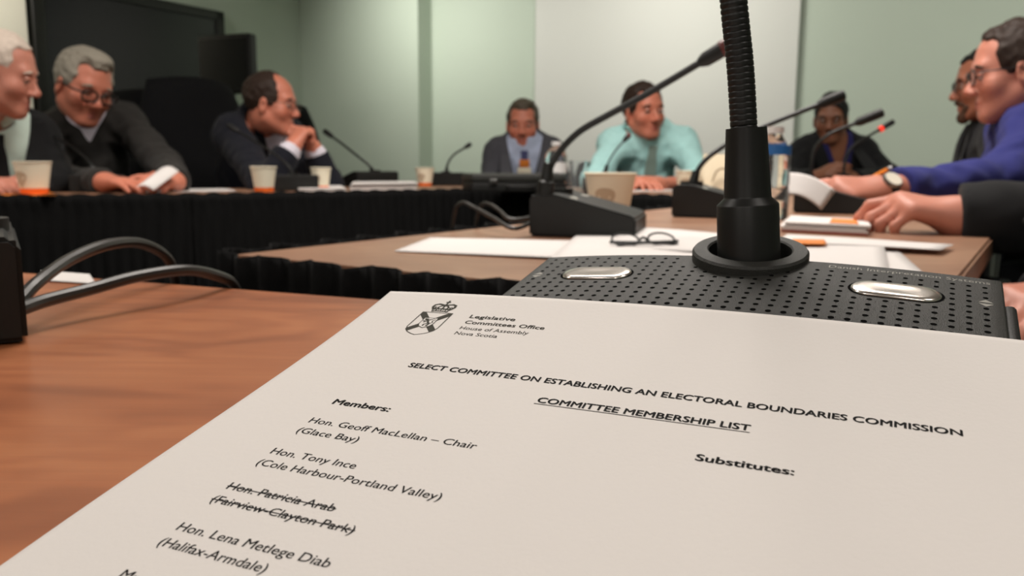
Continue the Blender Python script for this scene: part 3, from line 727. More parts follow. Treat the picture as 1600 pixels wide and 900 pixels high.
# sheet held up by the man in the blue shirt
loose('tilted grey-white sheet held up in the hand of the person in the royal blue shirt',
      [at(1214, 304, 1.42), at(1284, 328, 1.46), at(1306, 298, 1.54), at(1216, 270, 1.47)], bend=lambda s, t: .012 * math.sin(3.1 * s), world=True, th=.0006, name='held_paper_sheet')
loose('folded white sheet held by the person in the dark sweater',
      [at(212, 293, 2.22), at(240, 298, 2.24), at(280, 268, 2.36), at(252, 262, 2.36)], bend=lambda s, t: .01 * math.sin(3.1 * s), world=True, th=.0006, name='held_paper_sheet')
# folded eyeglasses on the sheet behind the stem
eg = on(1005, 377, TABLE + .009); egl = empty('eyeglasses', eg, 'small dark eyeglasses lying on the white sheet behind the thick stem', 'glasses')
ex, ey = nrm([.95, .2, 0]) * .66, nrm([-.2, .95, 0]) * .60
for sx in (-1, 1):
    lo = [eg + ex * (sx * .03 + .022 * math.cos(q)) + ey * .012 * math.sin(q) + np.array([0, 0, .002 + .006 * math.sin(q)]) for q in np.linspace(0, 2 * math.pi, 20)]
    MB().tube(lo, .0011, 8).build('lens_rim', M_black, egl)
    MB().tube(spline([eg + ex * sx * .052, eg + ex * sx * .05 - ey * .01, eg - ex * sx * .02 - ey * .028, eg - ex * sx * .05 - ey * .022 - np.array([0, 0, .003])], 8), .0016, 8).build('temple_arm', M_black, egl)
MB().tube(spline([eg - ex * .009, eg + np.array([0, 0, .004]), eg + ex * .009], 6), .0014, 8).build('bridge', M_black, egl)

# ------------------------------------------------------------------ paper cups
def cup(px, py, dpx, hpx, label, orange=True, printed=True):
    b = on(px, py); D = b[1]; r = dpx * D / F / 2; h = hpx * D / F
    t = empty('paper_cup', b, label, 'cup', 'white paper cups on the tables')
    rb = r * 0.70
    R_ = lambda z: rb + (r - rb) * z / h
    MB().lathe([(0, .004), (rb - .002, .004), (rb - .001, 0.0), (rb, 0.0005), (r, h), (r - .0012, h), (rb - .0012, .006), (0, .006)], b, (0, 0, 1), 40).build('cup_wall', M_cup, t)
    MB().lathe([(r - .0006, h - .002), (r + .0014, h - .0014), (r + .0018, h + .0002), (r + .001, h + .0016), (r - .0008, h + .0012)], b, (0, 0, 1), 40, True).build('rolled_rim', M_cup, t)
    MB().lathe([(0, h * .62), (R_(h * .62) - .0016, h * .62)], b, (0, 0, 1), 32).build('coffee', M_coffee, t)
    if orange:
        MB().lathe([(rb + .0006, .0012), (R_(h * .2) + .0006, h * .2)], b, (0, 0, 1), 40).build('orange_band', M_cuporange, t)
    if printed:
        v = []; a0 = -math.pi / 2 - .35
        v = [b + np.array([(R_(z) + .0007) * math.cos(a), (R_(z) + .0007) * math.sin(a), z]) for a, z in
             [(a0 + .42 * math.cos(q) + .12 * math.sin(2 * q), h * (.47 + .24 * math.sin(q))) for q in np.linspace(0, 2 * math.pi, 22)[:-1]]]
        v.append(b + np.array([(R_(h * .47) + .0009) * math.cos(a0), (R_(h * .47) + .0009) * math.sin(a0), h * .47]))
        pymesh('leaf_print', v, [(i, (i + 1) % 21, 21) for i in range(21)], M_cupbrown, t, True)
    return t
cup(54, 304, 53, 50, 'paper cup next to the white-haired person at the left edge')
cup(413, 300.5, 39, 39, 'paper cup left of the two on the table of the chin-resting person', printed=False)
cup(502, 297, 31, 34, 'paper cup right of the two on the table of the chin-resting person')
cup(664, 291, 29, 28, 'small looking paper cup standing alone by the corner microphone')
cup(1072, 302, 34, 34, 'paper cup at the elbow of the person in the aqua shirt', orange=False)
cup(952, 345, 79, 73, 'largest paper cup, beside the black microphone unit on the brown table', orange=False)

# ------------------------------------------------------------------ bottles, glass, case, bag, pencil
def bottle(px, py, dpx, hpx, label, capm, labm, lab=(.45, .7), neck=.3):
    b = on(px, py); D = b[1]; r = dpx * D / F / 2; h = hpx * D / F
    t = empty('water_bottle', b, label, 'bottle', 'clear water bottles on the tables')
    hs = h * .72
    MB().lathe([(0, .001), (r * .9, .001), (r, .006), (r, hs * .45), (r * .95, hs * .5), (r, hs * .55), (r, hs), (r * .75, hs + (h - hs) * .35), (r * neck, hs + (h - hs) * .7), (r * neck, h * .93)], b, (0, 0, 1), 32).build('bottle_body', M_clear, t)
    MB().lathe([(r * 1.015, h * lab[0]), (r * 1.02, h * lab[1])], b, (0, 0, 1), 32).build('bottle_label', labm, t)
    MB().lathe([(0, h * .93), (r * neck * 1.25, h * .93), (r * neck * 1.25, h), (0, h)], b, (0, 0, 1), 24).build('bottle_cap', capm, t)
    return t
bottle(1204, 343, 50, 142, 'clear water bottle with blue shoulder band right behind the thick foreground stem', M_whitepl, M_blue, (.70, .80), .42)
bottle(868, 299, 34, 76, 'clear water bottle with a white label beside the person in the grey suit', M_whitepl, M_whitepl, (.38, .58), .35)
gb = on(903, 302); gr = 15 * gb[1] / F; gh = 50 * gb[1] / F
gl = empty('drinking_glass', gb, 'clear drinking glass between the water bottle and the person in the aqua shirt', 'glass')
MB().lathe([(0, .001), (gr * .85, .001), (gr, gh), (gr - .0015, gh), (gr * .8, .008), (0, .008)], gb, (0, 0, 1), 32).build('glass_wall', M_clear, gl)
# black case on the far table
kb = (on(738, 301) + on(888, 302)) / 2; kd = nrm(on(888, 303) - on(738, 303)); kn = np.array([-kd[1], kd[0], 0])
kR = np.c_[kd, kn, [0, 0, 1]]; kw = np.linalg.norm(on(888, 302) - on(738, 301)); kc = kb + kn * .13
ks = empty('equipment_case', [kc[0], kc[1], TABLE], 'low black equipment case on the far table before the person in the grey suit', 'case')
MB().box(kc + np.array([0, 0, .017]), (kw, .24, .03), kR, .004).build('case_base', M_black, ks)
MB().box(kc + np.array([0, 0, .045]), (kw * 1.01, .245, .024), kR, .005).build('case_lid', M_black2, ks)
for sx in (-.28, .28):
    MB().box(kc + kd * kw * sx - kn * .1235 + np.array([0, 0, .034]), (.022, .006, .014), kR, .001).build('latch', M_metal, ks)
MB().tube(spline([kc - kn * .122 + kd * -.04 + np.array([0, 0, .02]), kc - kn * .14 + kd * -.035 + np.array([0, 0, .02]), kc - kn * .14 + kd * .035 + np.array([0, 0, .02]), kc - kn * .122 + kd * .04 + np.array([0, 0, .02])], 8), .004, 8).build('handle', M_rubber, ks)
# cream paper bag
M_bag = mat('cream_paper_bag', (214, 200, 172), 0.7, noise=.05, nscale=20)
bb = on(1121, 304.5); bag = empty('paper_bag', bb, 'small cream paper bag behind the curving microphone stem', 'bag')
hb_ = 62 * bb[1] / F; wb_ = 62 * bb[1] / F
v = []; f = []
for j in range(9):
    z = hb_ * j / 8; q = 1 - .25 * (j / 8) ** 2; dq = .05 * (1 - .85 * (j / 8) ** 1.5)
    for i in range(16):
        a = 2 * math.pi * i / 16; x = wb_ / 2 * q * max(-1, min(1, 1.25 * math.cos(a))); y = dq * max(-1, min(1, 1.25 * math.sin(a)))
        v.append(bb + np.array([x + .003 * math.sin(j * 2 + i), y + .003 * math.cos(j + 2 * i), z + .001]))
for j in range(8):
    for i in range(16): f.append((j * 16 + i, j * 16 + (i + 1) % 16, (j + 1) * 16 + (i + 1) % 16, (j + 1) * 16 + i))
f.append(tuple(range(16))[::-1]); f.append(tuple(8 * 16 + i for i in range(16)))
pymesh('bag_body', v, f, M_bag, bag, True, 50)
hq = bb + np.array([0, -.052, hb_ * .5])
MB().tube(spline([hq + np.array([-.03, 0, -.02]), hq + np.array([-.018, -.004, .012]), hq + np.array([.005, -.004, .018]), hq + np.array([.03, 0, .0])], 8), .0025, 8).build('bag_handle', mat('bag_handle', (150, 130, 105), .7), bag)
# pencil
M_pencil = mat('pencil_orange', (226, 130, 36), 0.45)
pa, pb = at(1345, 287, 1.62), at(1392, 262, 1.66)
pe = empty('pencil', (pa + pb) / 2, 'orange pencil with a pale end held by the person in royal blue shirt', 'pencil')
pd_ = pb - pa; MB().tube([pa, pa + pd_ * .86], .0040, 6).build('pencil_shaft', M_pencil, pe, False)
MB().tube([pa + pd_ * .86, pa + pd_ * .91], .0042, 12).build('ferrule', M_metal, pe)
MB().tube([pa + pd_ * .91, pb], .0038, 12).build('eraser', M_whitepl, pe)
MB().tube([pa - pd_ * .2, pa], [.0004, .0040], 6).build('tip', mat('pencil_wood', (205, 170, 125), .6), pe)

# ================================================================== people
# every body is a signed-distance field meshed as one continuous surface
def P_rc(a, b, ra, rb, k=.02):
    a = np.asarray(a, float); b = np.asarray(b, float); ab = b - a; L2 = ab @ ab + 1e-9; R = max(ra, rb)
    def f(P):
        t = np.clip(((P - a) @ ab) / L2, 0, 1)
        return np.sqrt((((P - a) - t[..., None] * ab) ** 2).sum(-1)) - (ra + (rb - ra) * t)
    return (f, np.minimum(a, b) - R, np.maximum(a, b) + R, k, '+')
def P_el(c, r, R=None, k=.02, op='+'):
    c = np.asarray(c, float); r = np.asarray(r if hasattr(r, '__len__') else [r] * 3, float); R = np.eye(3) if R is None else R
    e = np.abs(R) @ r
    def f(P):
        q = (P - c) @ R; k0 = np.sqrt(((q / r) ** 2).sum(-1)); k1 = np.sqrt(((q / (r * r)) ** 2).sum(-1)) + 1e-9
        return k0 * (k0 - 1) / k1
    return (f, c - e, c + e, k, op)
def P_fn(f, lo, hi, k=.0, op='&'): return (f, np.asarray(lo, float), np.asarray(hi, float), k, op)
def smin(a, b, k):
    if k <= 1e-5: return np.minimum(a, b)
    h = np.clip(k - np.abs(a - b), 0, None) / k; return np.minimum(a, b) - h * h * k * .25
def infl(prims, d): return [((lambda P, f=f: f(P) - d), lo - d, hi + d, k, op) for f, lo, hi, k, op in prims]
def field(prims, P):
    D = np.full(P.shape[:-1], 9.0)
    for f, lo, hi, k, op in prims:
        if op == '+': D = smin(D, f(P), k)
        elif op == '-': D = -smin(-D, f(P), k)
        else: D = -smin(-D, -f(P), k)
    return D
def sdf_mesh(prims, vox, lo=None, hi=None):
    adds = [p for p in prims if p[4] == '+']
    L = np.min([p[1] for p in adds], 0) - 3 * vox; H = np.max([p[2] for p in adds], 0) + 3 * vox
    if lo is not None: L = np.maximum(L, lo)
    if hi is not None: H = np.minimum(H, hi)
    n = np.ceil((H - L) / vox).astype(int) + 1
    D = np.full(n, 1.0, np.float32)
    axs = [L[i] + vox * np.arange(n[i]) for i in range(3)]
    for f, a, b, k, op in prims:
        m = k + 2.5 * vox
        if op == '&': i0, i1 = np.zeros(3, int), n
        else:
            i0 = np.clip(np.floor((a - m - L) / vox).astype(int), 0, n); i1 = np.clip(np.ceil((b + m - L) / vox).astype(int) + 1, 0, n)
        if (i1 <= i0).any(): continue
        G = np.stack(np.meshgrid(*[axs[i][i0[i]:i1[i]] for i in range(3)], indexing='ij'), -1)
        d = f(G).astype(np.float32); s = (slice(i0[0], i1[0]), slice(i0[1], i1[1]), slice(i0[2], i1[2])); S = D[s]
        D[s] = smin(S, d, k) if op == '+' else (-smin(-S, d, k) if op == '-' else -smin(-S, -d, k))
    D[0], D[-1], D[:, 0], D[:, -1], D[:, :, 0], D[:, :, -1] = 1, 1, 1, 1, 1, 1
    # surface nets
    ins = D < 0
    cs = sum(ins[i:n[0] - 1 + i, j:n[1] - 1 + j, l:n[2] - 1 + l].astype(np.int8) for i in (0, 1) for j in (0, 1) for l in (0, 1))
    act = np.argwhere((cs > 0) & (cs < 8))
    idx = np.full(cs.shape, -1, np.int32); idx[tuple(act.T)] = np.arange(len(act))
    co = [(i, j, l) for i in (0, 1) for j in (0, 1) for l in (0, 1)]
    val = np.stack([D[act[:, 0] + i, act[:, 1] + j, act[:, 2] + l] for i, j, l in co], 1)
    acc = np.zeros((len(act), 3)); cnt = np.zeros(len(act))
    for p in range(8):
        for q in range(p + 1, 8):
            if sum(abs(x - y) for x, y in zip(co[p], co[q])) != 1: continue
            vp, vq = val[:, p], val[:, q]; m = (vp < 0) != (vq < 0); t = np.where(m, vp / (vp - vq + 1e-12), 0)
            pt = np.array(co[p]) + t[:, None] * (np.array(co[q]) - np.array(co[p])); acc[m] += pt[m]; cnt[m] += 1
    V = L + vox * (act + acc / cnt[:, None]); Fs = []
    for ax in range(3):
        o1_, o2_ = [(1, 2), (2, 0), (0, 1)][ax]
        sl0 = [slice(None)] * 3; sl1 = [slice(None)] * 3; sl0[ax] = slice(0, n[ax] - 1); sl1[ax] = slice(1, n[ax])
        a_, b_ = ins[tuple(sl0)], ins[tuple(sl1)]
        for flip, m in ((False, a_ & ~b_), (True, ~a_ & b_)):
            e = np.argwhere(m); e = e[(e[:, o1_] > 0) & (e[:, o2_] > 0)]
            if not len(e): continue
            def cell(d1, d2): c = e.copy(); c[:, o1_] -= d1; c[:, o2_] -= d2; return idx[tuple(c.T)]
            q = np.stack([cell(1, 1), cell(0, 1), cell(0, 0), cell(1, 0)], 1)
            Fs.append(q[:, ::-1] if flip else q)
    Fq = np.concatenate(Fs) if Fs else np.zeros((0, 4), int)
    Fq = Fq[(Fq >= 0).all(1)]
    # two light smoothing passes
    for _ in range(2):
        S = np.zeros_like(V); c = np.zeros(len(V))
        for i in range(4):
            a, b = Fq[:, i], Fq[:, (i + 1) % 4]; np.add.at(S, a, V[b]); np.add.at(S, b, V[a]); np.add.at(c, a, 1); np.add.at(c, b, 1)
        V = V * .5 + .5 * S / np.maximum(c, 1)[:, None]
    return V, Fq
def fast_mesh(name, V, Fq, m, parent, tint=None):
    me = bpy.data.meshes.new(name); me.vertices.add(len(V)); me.vertices.foreach_set('co', V.astype(np.float32).ravel())
    me.loops.add(len(Fq) * 4); me.loops.foreach_set('vertex_index', Fq.astype(np.int32).ravel())
    me.polygons.add(len(Fq)); me.polygons.foreach_set('loop_start', np.arange(0, len(Fq) * 4, 4, dtype=np.int32))
    me.update(calc_edges=True); me.validate()
    if tint is not None:
        ca = me.color_attributes.new('tint', 'FLOAT_COLOR', 'POINT'); ca.data.foreach_set('color', np.c_[tint, np.ones(len(V))].astype(np.float32).ravel())
    return link(name, me, m, parent, True)

def head_prims(H, RH, s, q):
    """q: dict of variations. Local frame: x to the person's left, y forward, z up, origin between the eyes' level at the ears"""
    W = lambda p: H + RH @ (np.asarray(p, float) * s)
    jw, ch, nl = q.get('jaw', 1.0), q.get('cheek', 1.0), q.get('nose', .955)
    o = [P_el(W((0, -.012, .032)), np.array([.075, .096, .087]) * s, RH, .01),
         P_el(W((0, .028, -.036)), np.array([.061 * ch, .057, .078]) * s, RH, .03 * s),
         P_el(W((0, .064, -.098)), np.array([.022, .019, .018]) * s, RH, .025 * s)]
    for sx in (-1, 1):
        o += [P_rc(W((sx * .052 * jw, -.002, -.055)), W((sx * .018, .058, -.098)), .020 * s, .016 * s, .025 * s),
              P_el(W((sx * .043, .052, -.030)), np.array([.022 * ch, .02, .02]) * s, RH, .025 * s)]
    o += [P_rc(W((-.036, .071, .021)), W((.036, .071, .021)), .013 * s, .013 * s, .02 * s)]
    for sx in (-1, 1): o += [P_el(W((sx * .031, .093, .001)), np.array([.017, .014, .011]) * s, RH, .014 * s, '-')]
    o += [P_rc(W((0, .080, .010)), W((0, .106 * nl, -.032)), .0065 * s, .0105 * s, .010 * s),
          P_el(W((0, .106 * nl, -.035)), np.array([.0115, .011, .0105]) * s, RH, .008 * s)]
    for sx in (-1, 1):
        o += [P_el(W((sx * .0125, .094, -.039)), np.array([.009, .010, .008]) * s, RH, .006 * s)]
    o += [P_rc(W((-.018, .079, -.063)), W((.018, .079, -.063)), .0068 * s, .0068 * s, .007 * s),
          P_rc(W((-.014, .078, -.0775)), W((.014, .078, -.0775)), .0078 * s, .0078 * s, .007 * s),
          P_rc(W((-.025, .088, -.070)), W((.025, .088, -.070)), .0034 * s, .0034 * s, .004 * s)[:4] + ('-',)]
    for sx in (-1, 1):
        Re = RH @ rotz(-sx * .35) @ rotx(-.15)
        o += [P_el(W((sx * .077, -.008, -.012)), np.array([.009, .019, .033]) * s, Re, .006 * s),
              P_el(W((sx * .086, -.003, -.006)), np.array([.006, .010, .018]) * s, Re, .005 * s, '-')]
    return o
def hand_prims(wr, d, nrmv, thumb, curls, s=1.0, spread=.06):
    d = nrm(d); n = nrm(nrmv - d * (np.asarray(nrmv) @ d)); sd = np.cross(d, n) * thumb; wr = np.asarray(wr, float); o = []
    off = [.027, .009, -.010, -.027]; ln = [.092, .095, .090, .081]; sg = [(.044, .026, .022), (.048, .030, .023), (.044, .028, .022), (.034, .021, .019)]
    for i in range(4):
        K = wr + (d * ln[i] + sd * off[i]) * s
        o.append(P_rc(wr + sd * off[i] * .55 * s + d * .012 * s, K, .0165 * s, .0120 * s, .018 * s))
        cu = curls[i] if hasattr(curls[i], '__len__') else (curls[i],) * 3
        a = 0.0; p = K; r0 = (.0098, .0100, .0095, .0085)[i] * s
        for j in range(3):
            a += cu[j]; fd = nrm(d * math.cos(a) - n * math.sin(a) + sd * (1.5 - i) * spread * math.cos(a)); q = p + fd * sg[i][j] * s
            o.append(P_rc(p, q, r0 * (1 - .09 * j), r0 * (1 - .09 * (j + 1)), .004)); p = q
    p = wr + (d * .022 + sd * .020 - n * .006) * s; dr = nrm(d * .62 + sd * .70 - n * .30)
    for j, (l, r) in enumerate(((.046, .0145), (.033, .0112), (.026, .0100))):
        q = p + dr * l * s; o.append(P_rc(p, q, r * s, r * .86 * s, .012 * s if j == 0 else .004)); p = q; dr = nrm(dr + d * .35 - n * .10 - sd * .15)
    return o
def vnoise(P, f, seed=0.0):
    x, y, z = P[..., 0] * f, P[..., 1] * f, P[..., 2] * f
    return (np.sin(x * 1.0 + 2.1 * np.sin(y * .7 + seed) + z * .6) + np.sin(y * 1.3 + 1.7 * np.sin(z * .9 + seed) - x * .5) + np.sin(z * 1.1 + 1.9 * np.sin(x * .8 + 2 * seed) + y * .4)) / 3
def ribbon(name, pts, wid, side, nor, th, m, parent):
    v = []; f = []; n = len(pts)
    for i in range(n):
        for a, b in ((-1, 0), (1, 0), (1, 1), (-1, 1)): v.append(np.asarray(pts[i]) + side[i] * wid[i] / 2 * a + nor[i] * th * b)
    for i in range(n - 1):
        for k in range(4): f.append((i * 4 + k, i * 4 + (k + 1) % 4, (i + 1) * 4 + (k + 1) % 4, (i + 1) * 4 + k))
    f.append((3, 2, 1, 0)); f.append(tuple((n - 1) * 4 + k for k in range(4)))
    return pymesh(name, v, f, m, parent, True, 40)

def build_person(q):
    vox = q.get('vox', .0042)
    H = at(*q['head']); s = q.get('hs', 1.0)
    yaw, pit, rol = [math.radians(v) for v in q['turn']]
    RH = rotz(yaw) @ rotx(0) @ np.array([[-1, 0, 0], [0, -1, 0], [0, 0, 1.0]])     # yaw 0: faces the camera (-Y); x = person's left = picture right mirrored
    RH = rotz(yaw) @ np.array([[1.0, 0, 0], [0, -1, 0], [0, 0, 1]])                  # local x -> +X, forward -> -Y
    fx = RH[:, 0]; RH = rotaxis(fx, pit) @ RH; RH = rotaxis(RH[:, 1], rol) @ RH
    fwd = RH[:, 1]
    tyaw = math.radians(q['body']); bf = np.array([math.sin(tyaw), -math.cos(tyaw), 0.0]); br = np.array([math.cos(tyaw), math.sin(tyaw), 0.0])   # br: picture right when facing us
    SA, SB = at(*q['sh'][0]), at(*q['sh'][1])                                       # A: shoulder on the br-negative side, B: br-positive
    nb = (SA + SB) / 2 + np.array([0, 0, .055]) * s - bf * .005
    lean = q.get('lean', .2)
    pel = nb - bf * lean; pel[2] = q.get('pelz', .54)
    up = nrm(nb - pel); sw = np.linalg.norm(SB - SA); TL = np.linalg.norm(nb - pel)
    rt = nrm(SB - SA); fw = nrm(np.cross(up, rt)); 
    if fw @ bf < 0: fw = -fw
    rt = nrm(np.cross(fw, up)); rt = rt if rt @ (SB - SA) > 0 else -rt
    RT = np.c_[rt, fw, up]; g = q.get('girth', 1.0); wS = sw / .36
    root = empty('person', [pel[0], pel[1], 0.0], q['label'], 'person')
    T = lambda x, y, z: nb + rt * x + fw * y + up * z
    # torso core shared by skin and clothes
    torso = [P_el(T(0, .0, -TL * .30), (.150 * wS, .100 * g, .19), RT, .03), P_el(T(0, .012, -TL * .62), (.145 * wS * g, .112 * g, .20), RT, .06),
             P_el(T(0, 0, -TL * .95), (.16 * g, .12 * g, .13), RT, .06),
             P_rc(SA, SB, .050, .050, .05), P_rc(nb + up * .01, SA * .8 + nb * .2, .046, .040, .05), P_rc(nb + up * .01, SB * .8 + nb * .2, .046, .040, .05)]
    arms = []; fore = []; hands = []; armpts = []
    for S_, key in ((SA, 'armA'), (SB, 'armB')):
        if key not in q: continue
        a = q[key]; el = at(*a['el']); wr = at(*a['wr']); hd_ = at(*a['tip']) - wr
        arms += [P_rc(S_, el, .049, .039, .05)]; fore += [P_rc(el, wr, .038, .027, .03)]
        hands += [P_rc(wr - nrm(wr - el) * .03, wr + nrm(hd_) * .015, .027, .026, .02)]
        hands += hand_prims(wr, hd_, np.asarray(a.get('n', (0, 0, 1.0)), float), a.get('th', 1), a.get('curl', (.35, .4, .45, .5)), a.get('hsz', .95), a.get('spread', .06))
        armpts.append((S_, el, wr))
    neckt = H + RH @ np.array([0, -.028, -.06]) * s
    neck = [P_rc(neckt, nb - fw * .005 + up * .0, .053 * s, .058 * s, .035)]
    skin = head_prims(H, RH, s, q) + neck + infl(torso, -.018) + infl(arms, -.012) + infl(fore, -.003) + hands
    V, Fq = sdf_mesh(skin, vox)
    loc = ((V - H) @ RH) / s
    tint = np.ones((len(V), 3))
    def blob(c, r, col, amt):
        d = np.exp(-(((loc - np.array(c)) / np.array(r)) ** 2).sum(1)); tint[:] = tint * (1 - amt * d[:, None]) + tint * np.array(col) * amt * d[:, None]
    blob((0, .088, -.070), (.022, .02, .009), (.86, .58, .56), .8)
    for sx in (-1, 1): blob((sx * .042, .07, -.035), (.022, .03, .02), (1.0, .82, .78), .7)
    blob((0, .11, -.035), (.016, .02, .014), (1.0, .80, .76), .7)
    if q.get('stubble'): blob((0, .07, -.085), (.06, .05, .035), (.74, .74, .76), q['stubble'])
    body = fast_mesh('body', V, Fq, q['skin'], root, tint)
    # eyes, brows
    W = lambda p: H + RH @ (np.asarray(p, float) * s)
    for sx in (-1, 1):
        e = pymesh('eye', *_sph(W((sx * .031, .0735, .001)), .0118 * s), M_eye, body, True)
        pymesh('iris', *_sph(W((sx * .031 + q.get('gaze', 0) * .004, .0825, -.0012)), .0052 * s), q.get('iris', M_iris), e, True)
        lid = [W((sx * (.031 + .0125 * x), .0835 - .006 * x * x, .0055 - .004 * abs(x) ** 2)) for x in np.linspace(-1, 1, 9)]
        MB().tube([p - RH[:, 2] * .0016 * s for p in lid], .0046 * s, 8).build('eyelid', q['skin2'], body)
        bp_ = [W((sx * (.031 + .021 * x), .0855 - .010 * max(0, x) ** 2 - .002, .0205 + .003 * (1 - x * x) - .003 * x)) for x in np.linspace(-1, 1, 9)]
        MB().tube(bp_, [.0015 + .003 * (1 - x * x) for x in np.linspace(-1, 1, 9)], 8).build('eyebrow', q['brow'], body)
    for zz, rr_ in ((-.0645, .0036), (-.0765, .0043)):
        lp = [W((x, .0855 - .0075 * (x / .022) ** 2, zz + (.004 if zz > -.07 else -.001) * -(x / .022) ** 2 * (1 if zz > -.07 else -2))) for x in np.linspace(-.022, .022, 9)]
        MB().tube(lp, [rr_ * s * max(.25, 1 - (x / .024) ** 2) for x in np.linspace(-.022, .022, 9)], 8).build('lip', q.get('lip', M_lip), body)
    # hair
    hq = q.get('hair')
    if hq:
        hp = [P_el(W((0, -.015, .035)), np.array([.0765, .099, .0885]) * s + hq.get('vol', .008) * .6, RH, .01)]
        for c, r in hq.get('add', []): hp.append(P_el(W(c), np.array(r) * s, RH, .02))
        hp = [((lambda P, f=f: f(P) + .0028 * vnoise(P, 190, 1.3) + .003 * vnoise(P, 70, .4)), lo, hi, k, op) for f, lo, hi, k, op in hp]
        fc, fr = hq.get('face', ((0, .105, -.003), (.104, .085, .086)))
        hp.append(P_el(W(fc), np.array(fr) * s, RH, .006, '-'))
        if 'bald' in hq: hp.append(P_el(W(hq['bald'][0]), np.array(hq['bald'][1]) * s, RH, .008, '-'))
        for sx in (-1, 1): hp.append(P_el(W((sx * .085, -.004, -.034)), np.array([.03, .030, .036]) * s, RH, .004, '-'))
        for sx in ((-1, 1) if hq.get('temples', 1) else ()): hp.append(P_el(W((sx * .050, .072, .066)), np.array([.026, .034, .026]) * s, RH, .008, '-'))
        nape = hq.get('nape', -.055)
        hp.append(P_fn(lambda P: -(((P - H) @ RH[:, 2]) / s - nape - .5 * np.clip(((P - H) @ RH[:, 1]) / s + .02, 0, 1)) * s, 0, 0, .012, '&'))
        Vh, Fh = sdf_mesh(hp, .0034)
        fast_mesh('hair', Vh, Fh, hq['mat'], body)
    if 'beard' in q:
        bd = [P_rc(W((-.034, .058, -.072)), W((-.012, .071, -.108)), .014 * s, .018 * s, .01), P_rc(W((.034, .058, -.072)), W((.012, .071, -.108)), .014 * s, .018 * s, .01),
              P_rc(W((-.012, .071, -.108)), W((.012, .071, -.108)), .017 * s, .017 * s, .01), P_rc(W((-.028, .076, -.060)), W((0, .088, -.055)), .0085 * s, .0075 * s, .006), P_rc(W((.028, .076, -.060)), W((0, .088, -.055)), .0085 * s, .0075 * s, .006),
              P_el(W((0, .098, -.071)), np.array([.021, .03, .0085]) * s, RH, .004, '-')]
        bd = [((lambda P, f=f: f(P) + .0015 * vnoise(P, 260, 2)), lo, hi, k, op) for f, lo, hi, k, op in bd]
        Vh, Fh = sdf_mesh(bd, .003); fast_mesh('beard', Vh, Fh, q['beard'], body)
    # glasses
    if 'glasses' in q:
        gl_ = q['glasses']; gm = None; dz = gl_.get('dz', 0); dy = gl_.get('dy', 0)
        fr = MB()
        for sx in (-1, 1):
            lp = []
            for t in np.linspace(0, 2 * math.pi, 25):
                x, z = math.cos(t), math.sin(t); k = (abs(x) ** 3.2 + abs(z) ** 3.2) ** (-1 / 3.2)
                lp.append(W((sx * .033 + .0255 * x * k, .0955 + dy - .10 * max(0, abs(sx * .033 + .0255 * x * k) - .02) ** 1.3, -.002 + dz + .0175 * z * k)))
            fr.tube(lp, gl_.get('r', .0017) * s, 8, False)
            fr.tube([W((sx * .0585, .091 + dy, .006 + dz)), W((sx * .076, .07, .006 + dz)), W((sx * .081, .0, .003)), W((sx * .081, -.015, -.008))], gl_.get('r', .0017) * s * .9, 8)
        fr.tube([W((-.0085, .0955 + dy, .003 + dz)), W((0, .0985 + dy, .006 + dz)), W((.0085, .0955 + dy, .003 + dz))], .0014 * s, 8)
        gm = fr.build('glasses', gl_['mat'], body)
        for sx in (-1, 1):
            v = [W((sx * .033 + .0235 * math.cos(t), .0945 + dy - .10 * max(0, abs(sx * .033 + .0235 * math.cos(t)) - .02) ** 1.3, -.002 + dz + .0155 * math.sin(t))) for t in np.linspace(0, 2 * math.pi, 21)[:-1]]
            lo_ = pymesh('lens', v, [tuple(range(20))], M_lens, gm, False); md = lo_.modifiers.new('s', 'SOLIDIFY'); md.thickness = .001
    # clothes
    def garment(name, d, m, cuffs=1.0, vneck=None, wr_=.004, seed=0.0, noarm=False, crew=.010, hem=None):
        pr = infl(torso, d)
        for (S_, el, wr) in ([] if noarm else armpts):
            ce = el + (wr - el) * (cuffs if cuffs <= 1 else 1.0)
            pr.append(P_rc(S_, el, .050 + d, .041 + d, .045))
            if cuffs > 0: pr.append(P_rc(el, ce, .041 + d, .041 + d + (.032 - .041) * cuffs, .025))
        pr = [((lambda P, f=f: f(P) + wr_ * (vnoise(P, 38, seed) + .6 * vnoise(P, 85, seed + 1))), lo, hi, k, op) for f, lo, hi, k, op in pr]
        nk = nrm(neckt - nb)
        pr.append(P_rc(nb + fw * .004 + nk * .022, nb + fw * .004 + nk * .30, .050 * s + crew, .062 * s + crew + .02, .006)[:4] + ('-',))
        if vneck:
            w0, dep = vneck
            def fv(P):
                L_ = (P - nb) @ RT; x, y, z = L_[..., 0], L_[..., 1], L_[..., 2]
                return np.maximum(np.maximum(np.abs(x) - w0 * np.clip((z + dep) / dep, 0, 1.3), np.maximum(-y + .01, y - .19)), -(z + dep))
            pr.append(P_fn(fv, T(0, .1, -.1) - .35, T(0, .1, -.1) + .35, .006, '-'))
        if not noarm:
            for (S_, el, wr) in armpts:
                d_ = nrm(wr - el) if cuffs > 0 else nrm(el - S_); ce = el + (wr - el) * cuffs + d_ * .012
                def fcut(P, ce=ce, d_=d_): return np.maximum(-((P - ce) @ d_), np.sqrt(((P - ce) ** 2).sum(-1)) - .085)
                pr.append(P_fn(fcut, ce - .09, ce + .09, .003, '-'))
        V_, F_ = sdf_mesh(pr, max(.0046, vox)); return fast_mesh(name, V_, F_, m, root), pr
    fields = []
    for gmt in q['clothes']:
        gg = dict(gmt); gg.pop('lapel', None); gg.pop('collar', None); gg.pop('buttons', None)
        o_, pr = garment(**gg); fields.append((o_, pr, gmt))
    allp = [p for _, pr, _ in fields for p in pr]
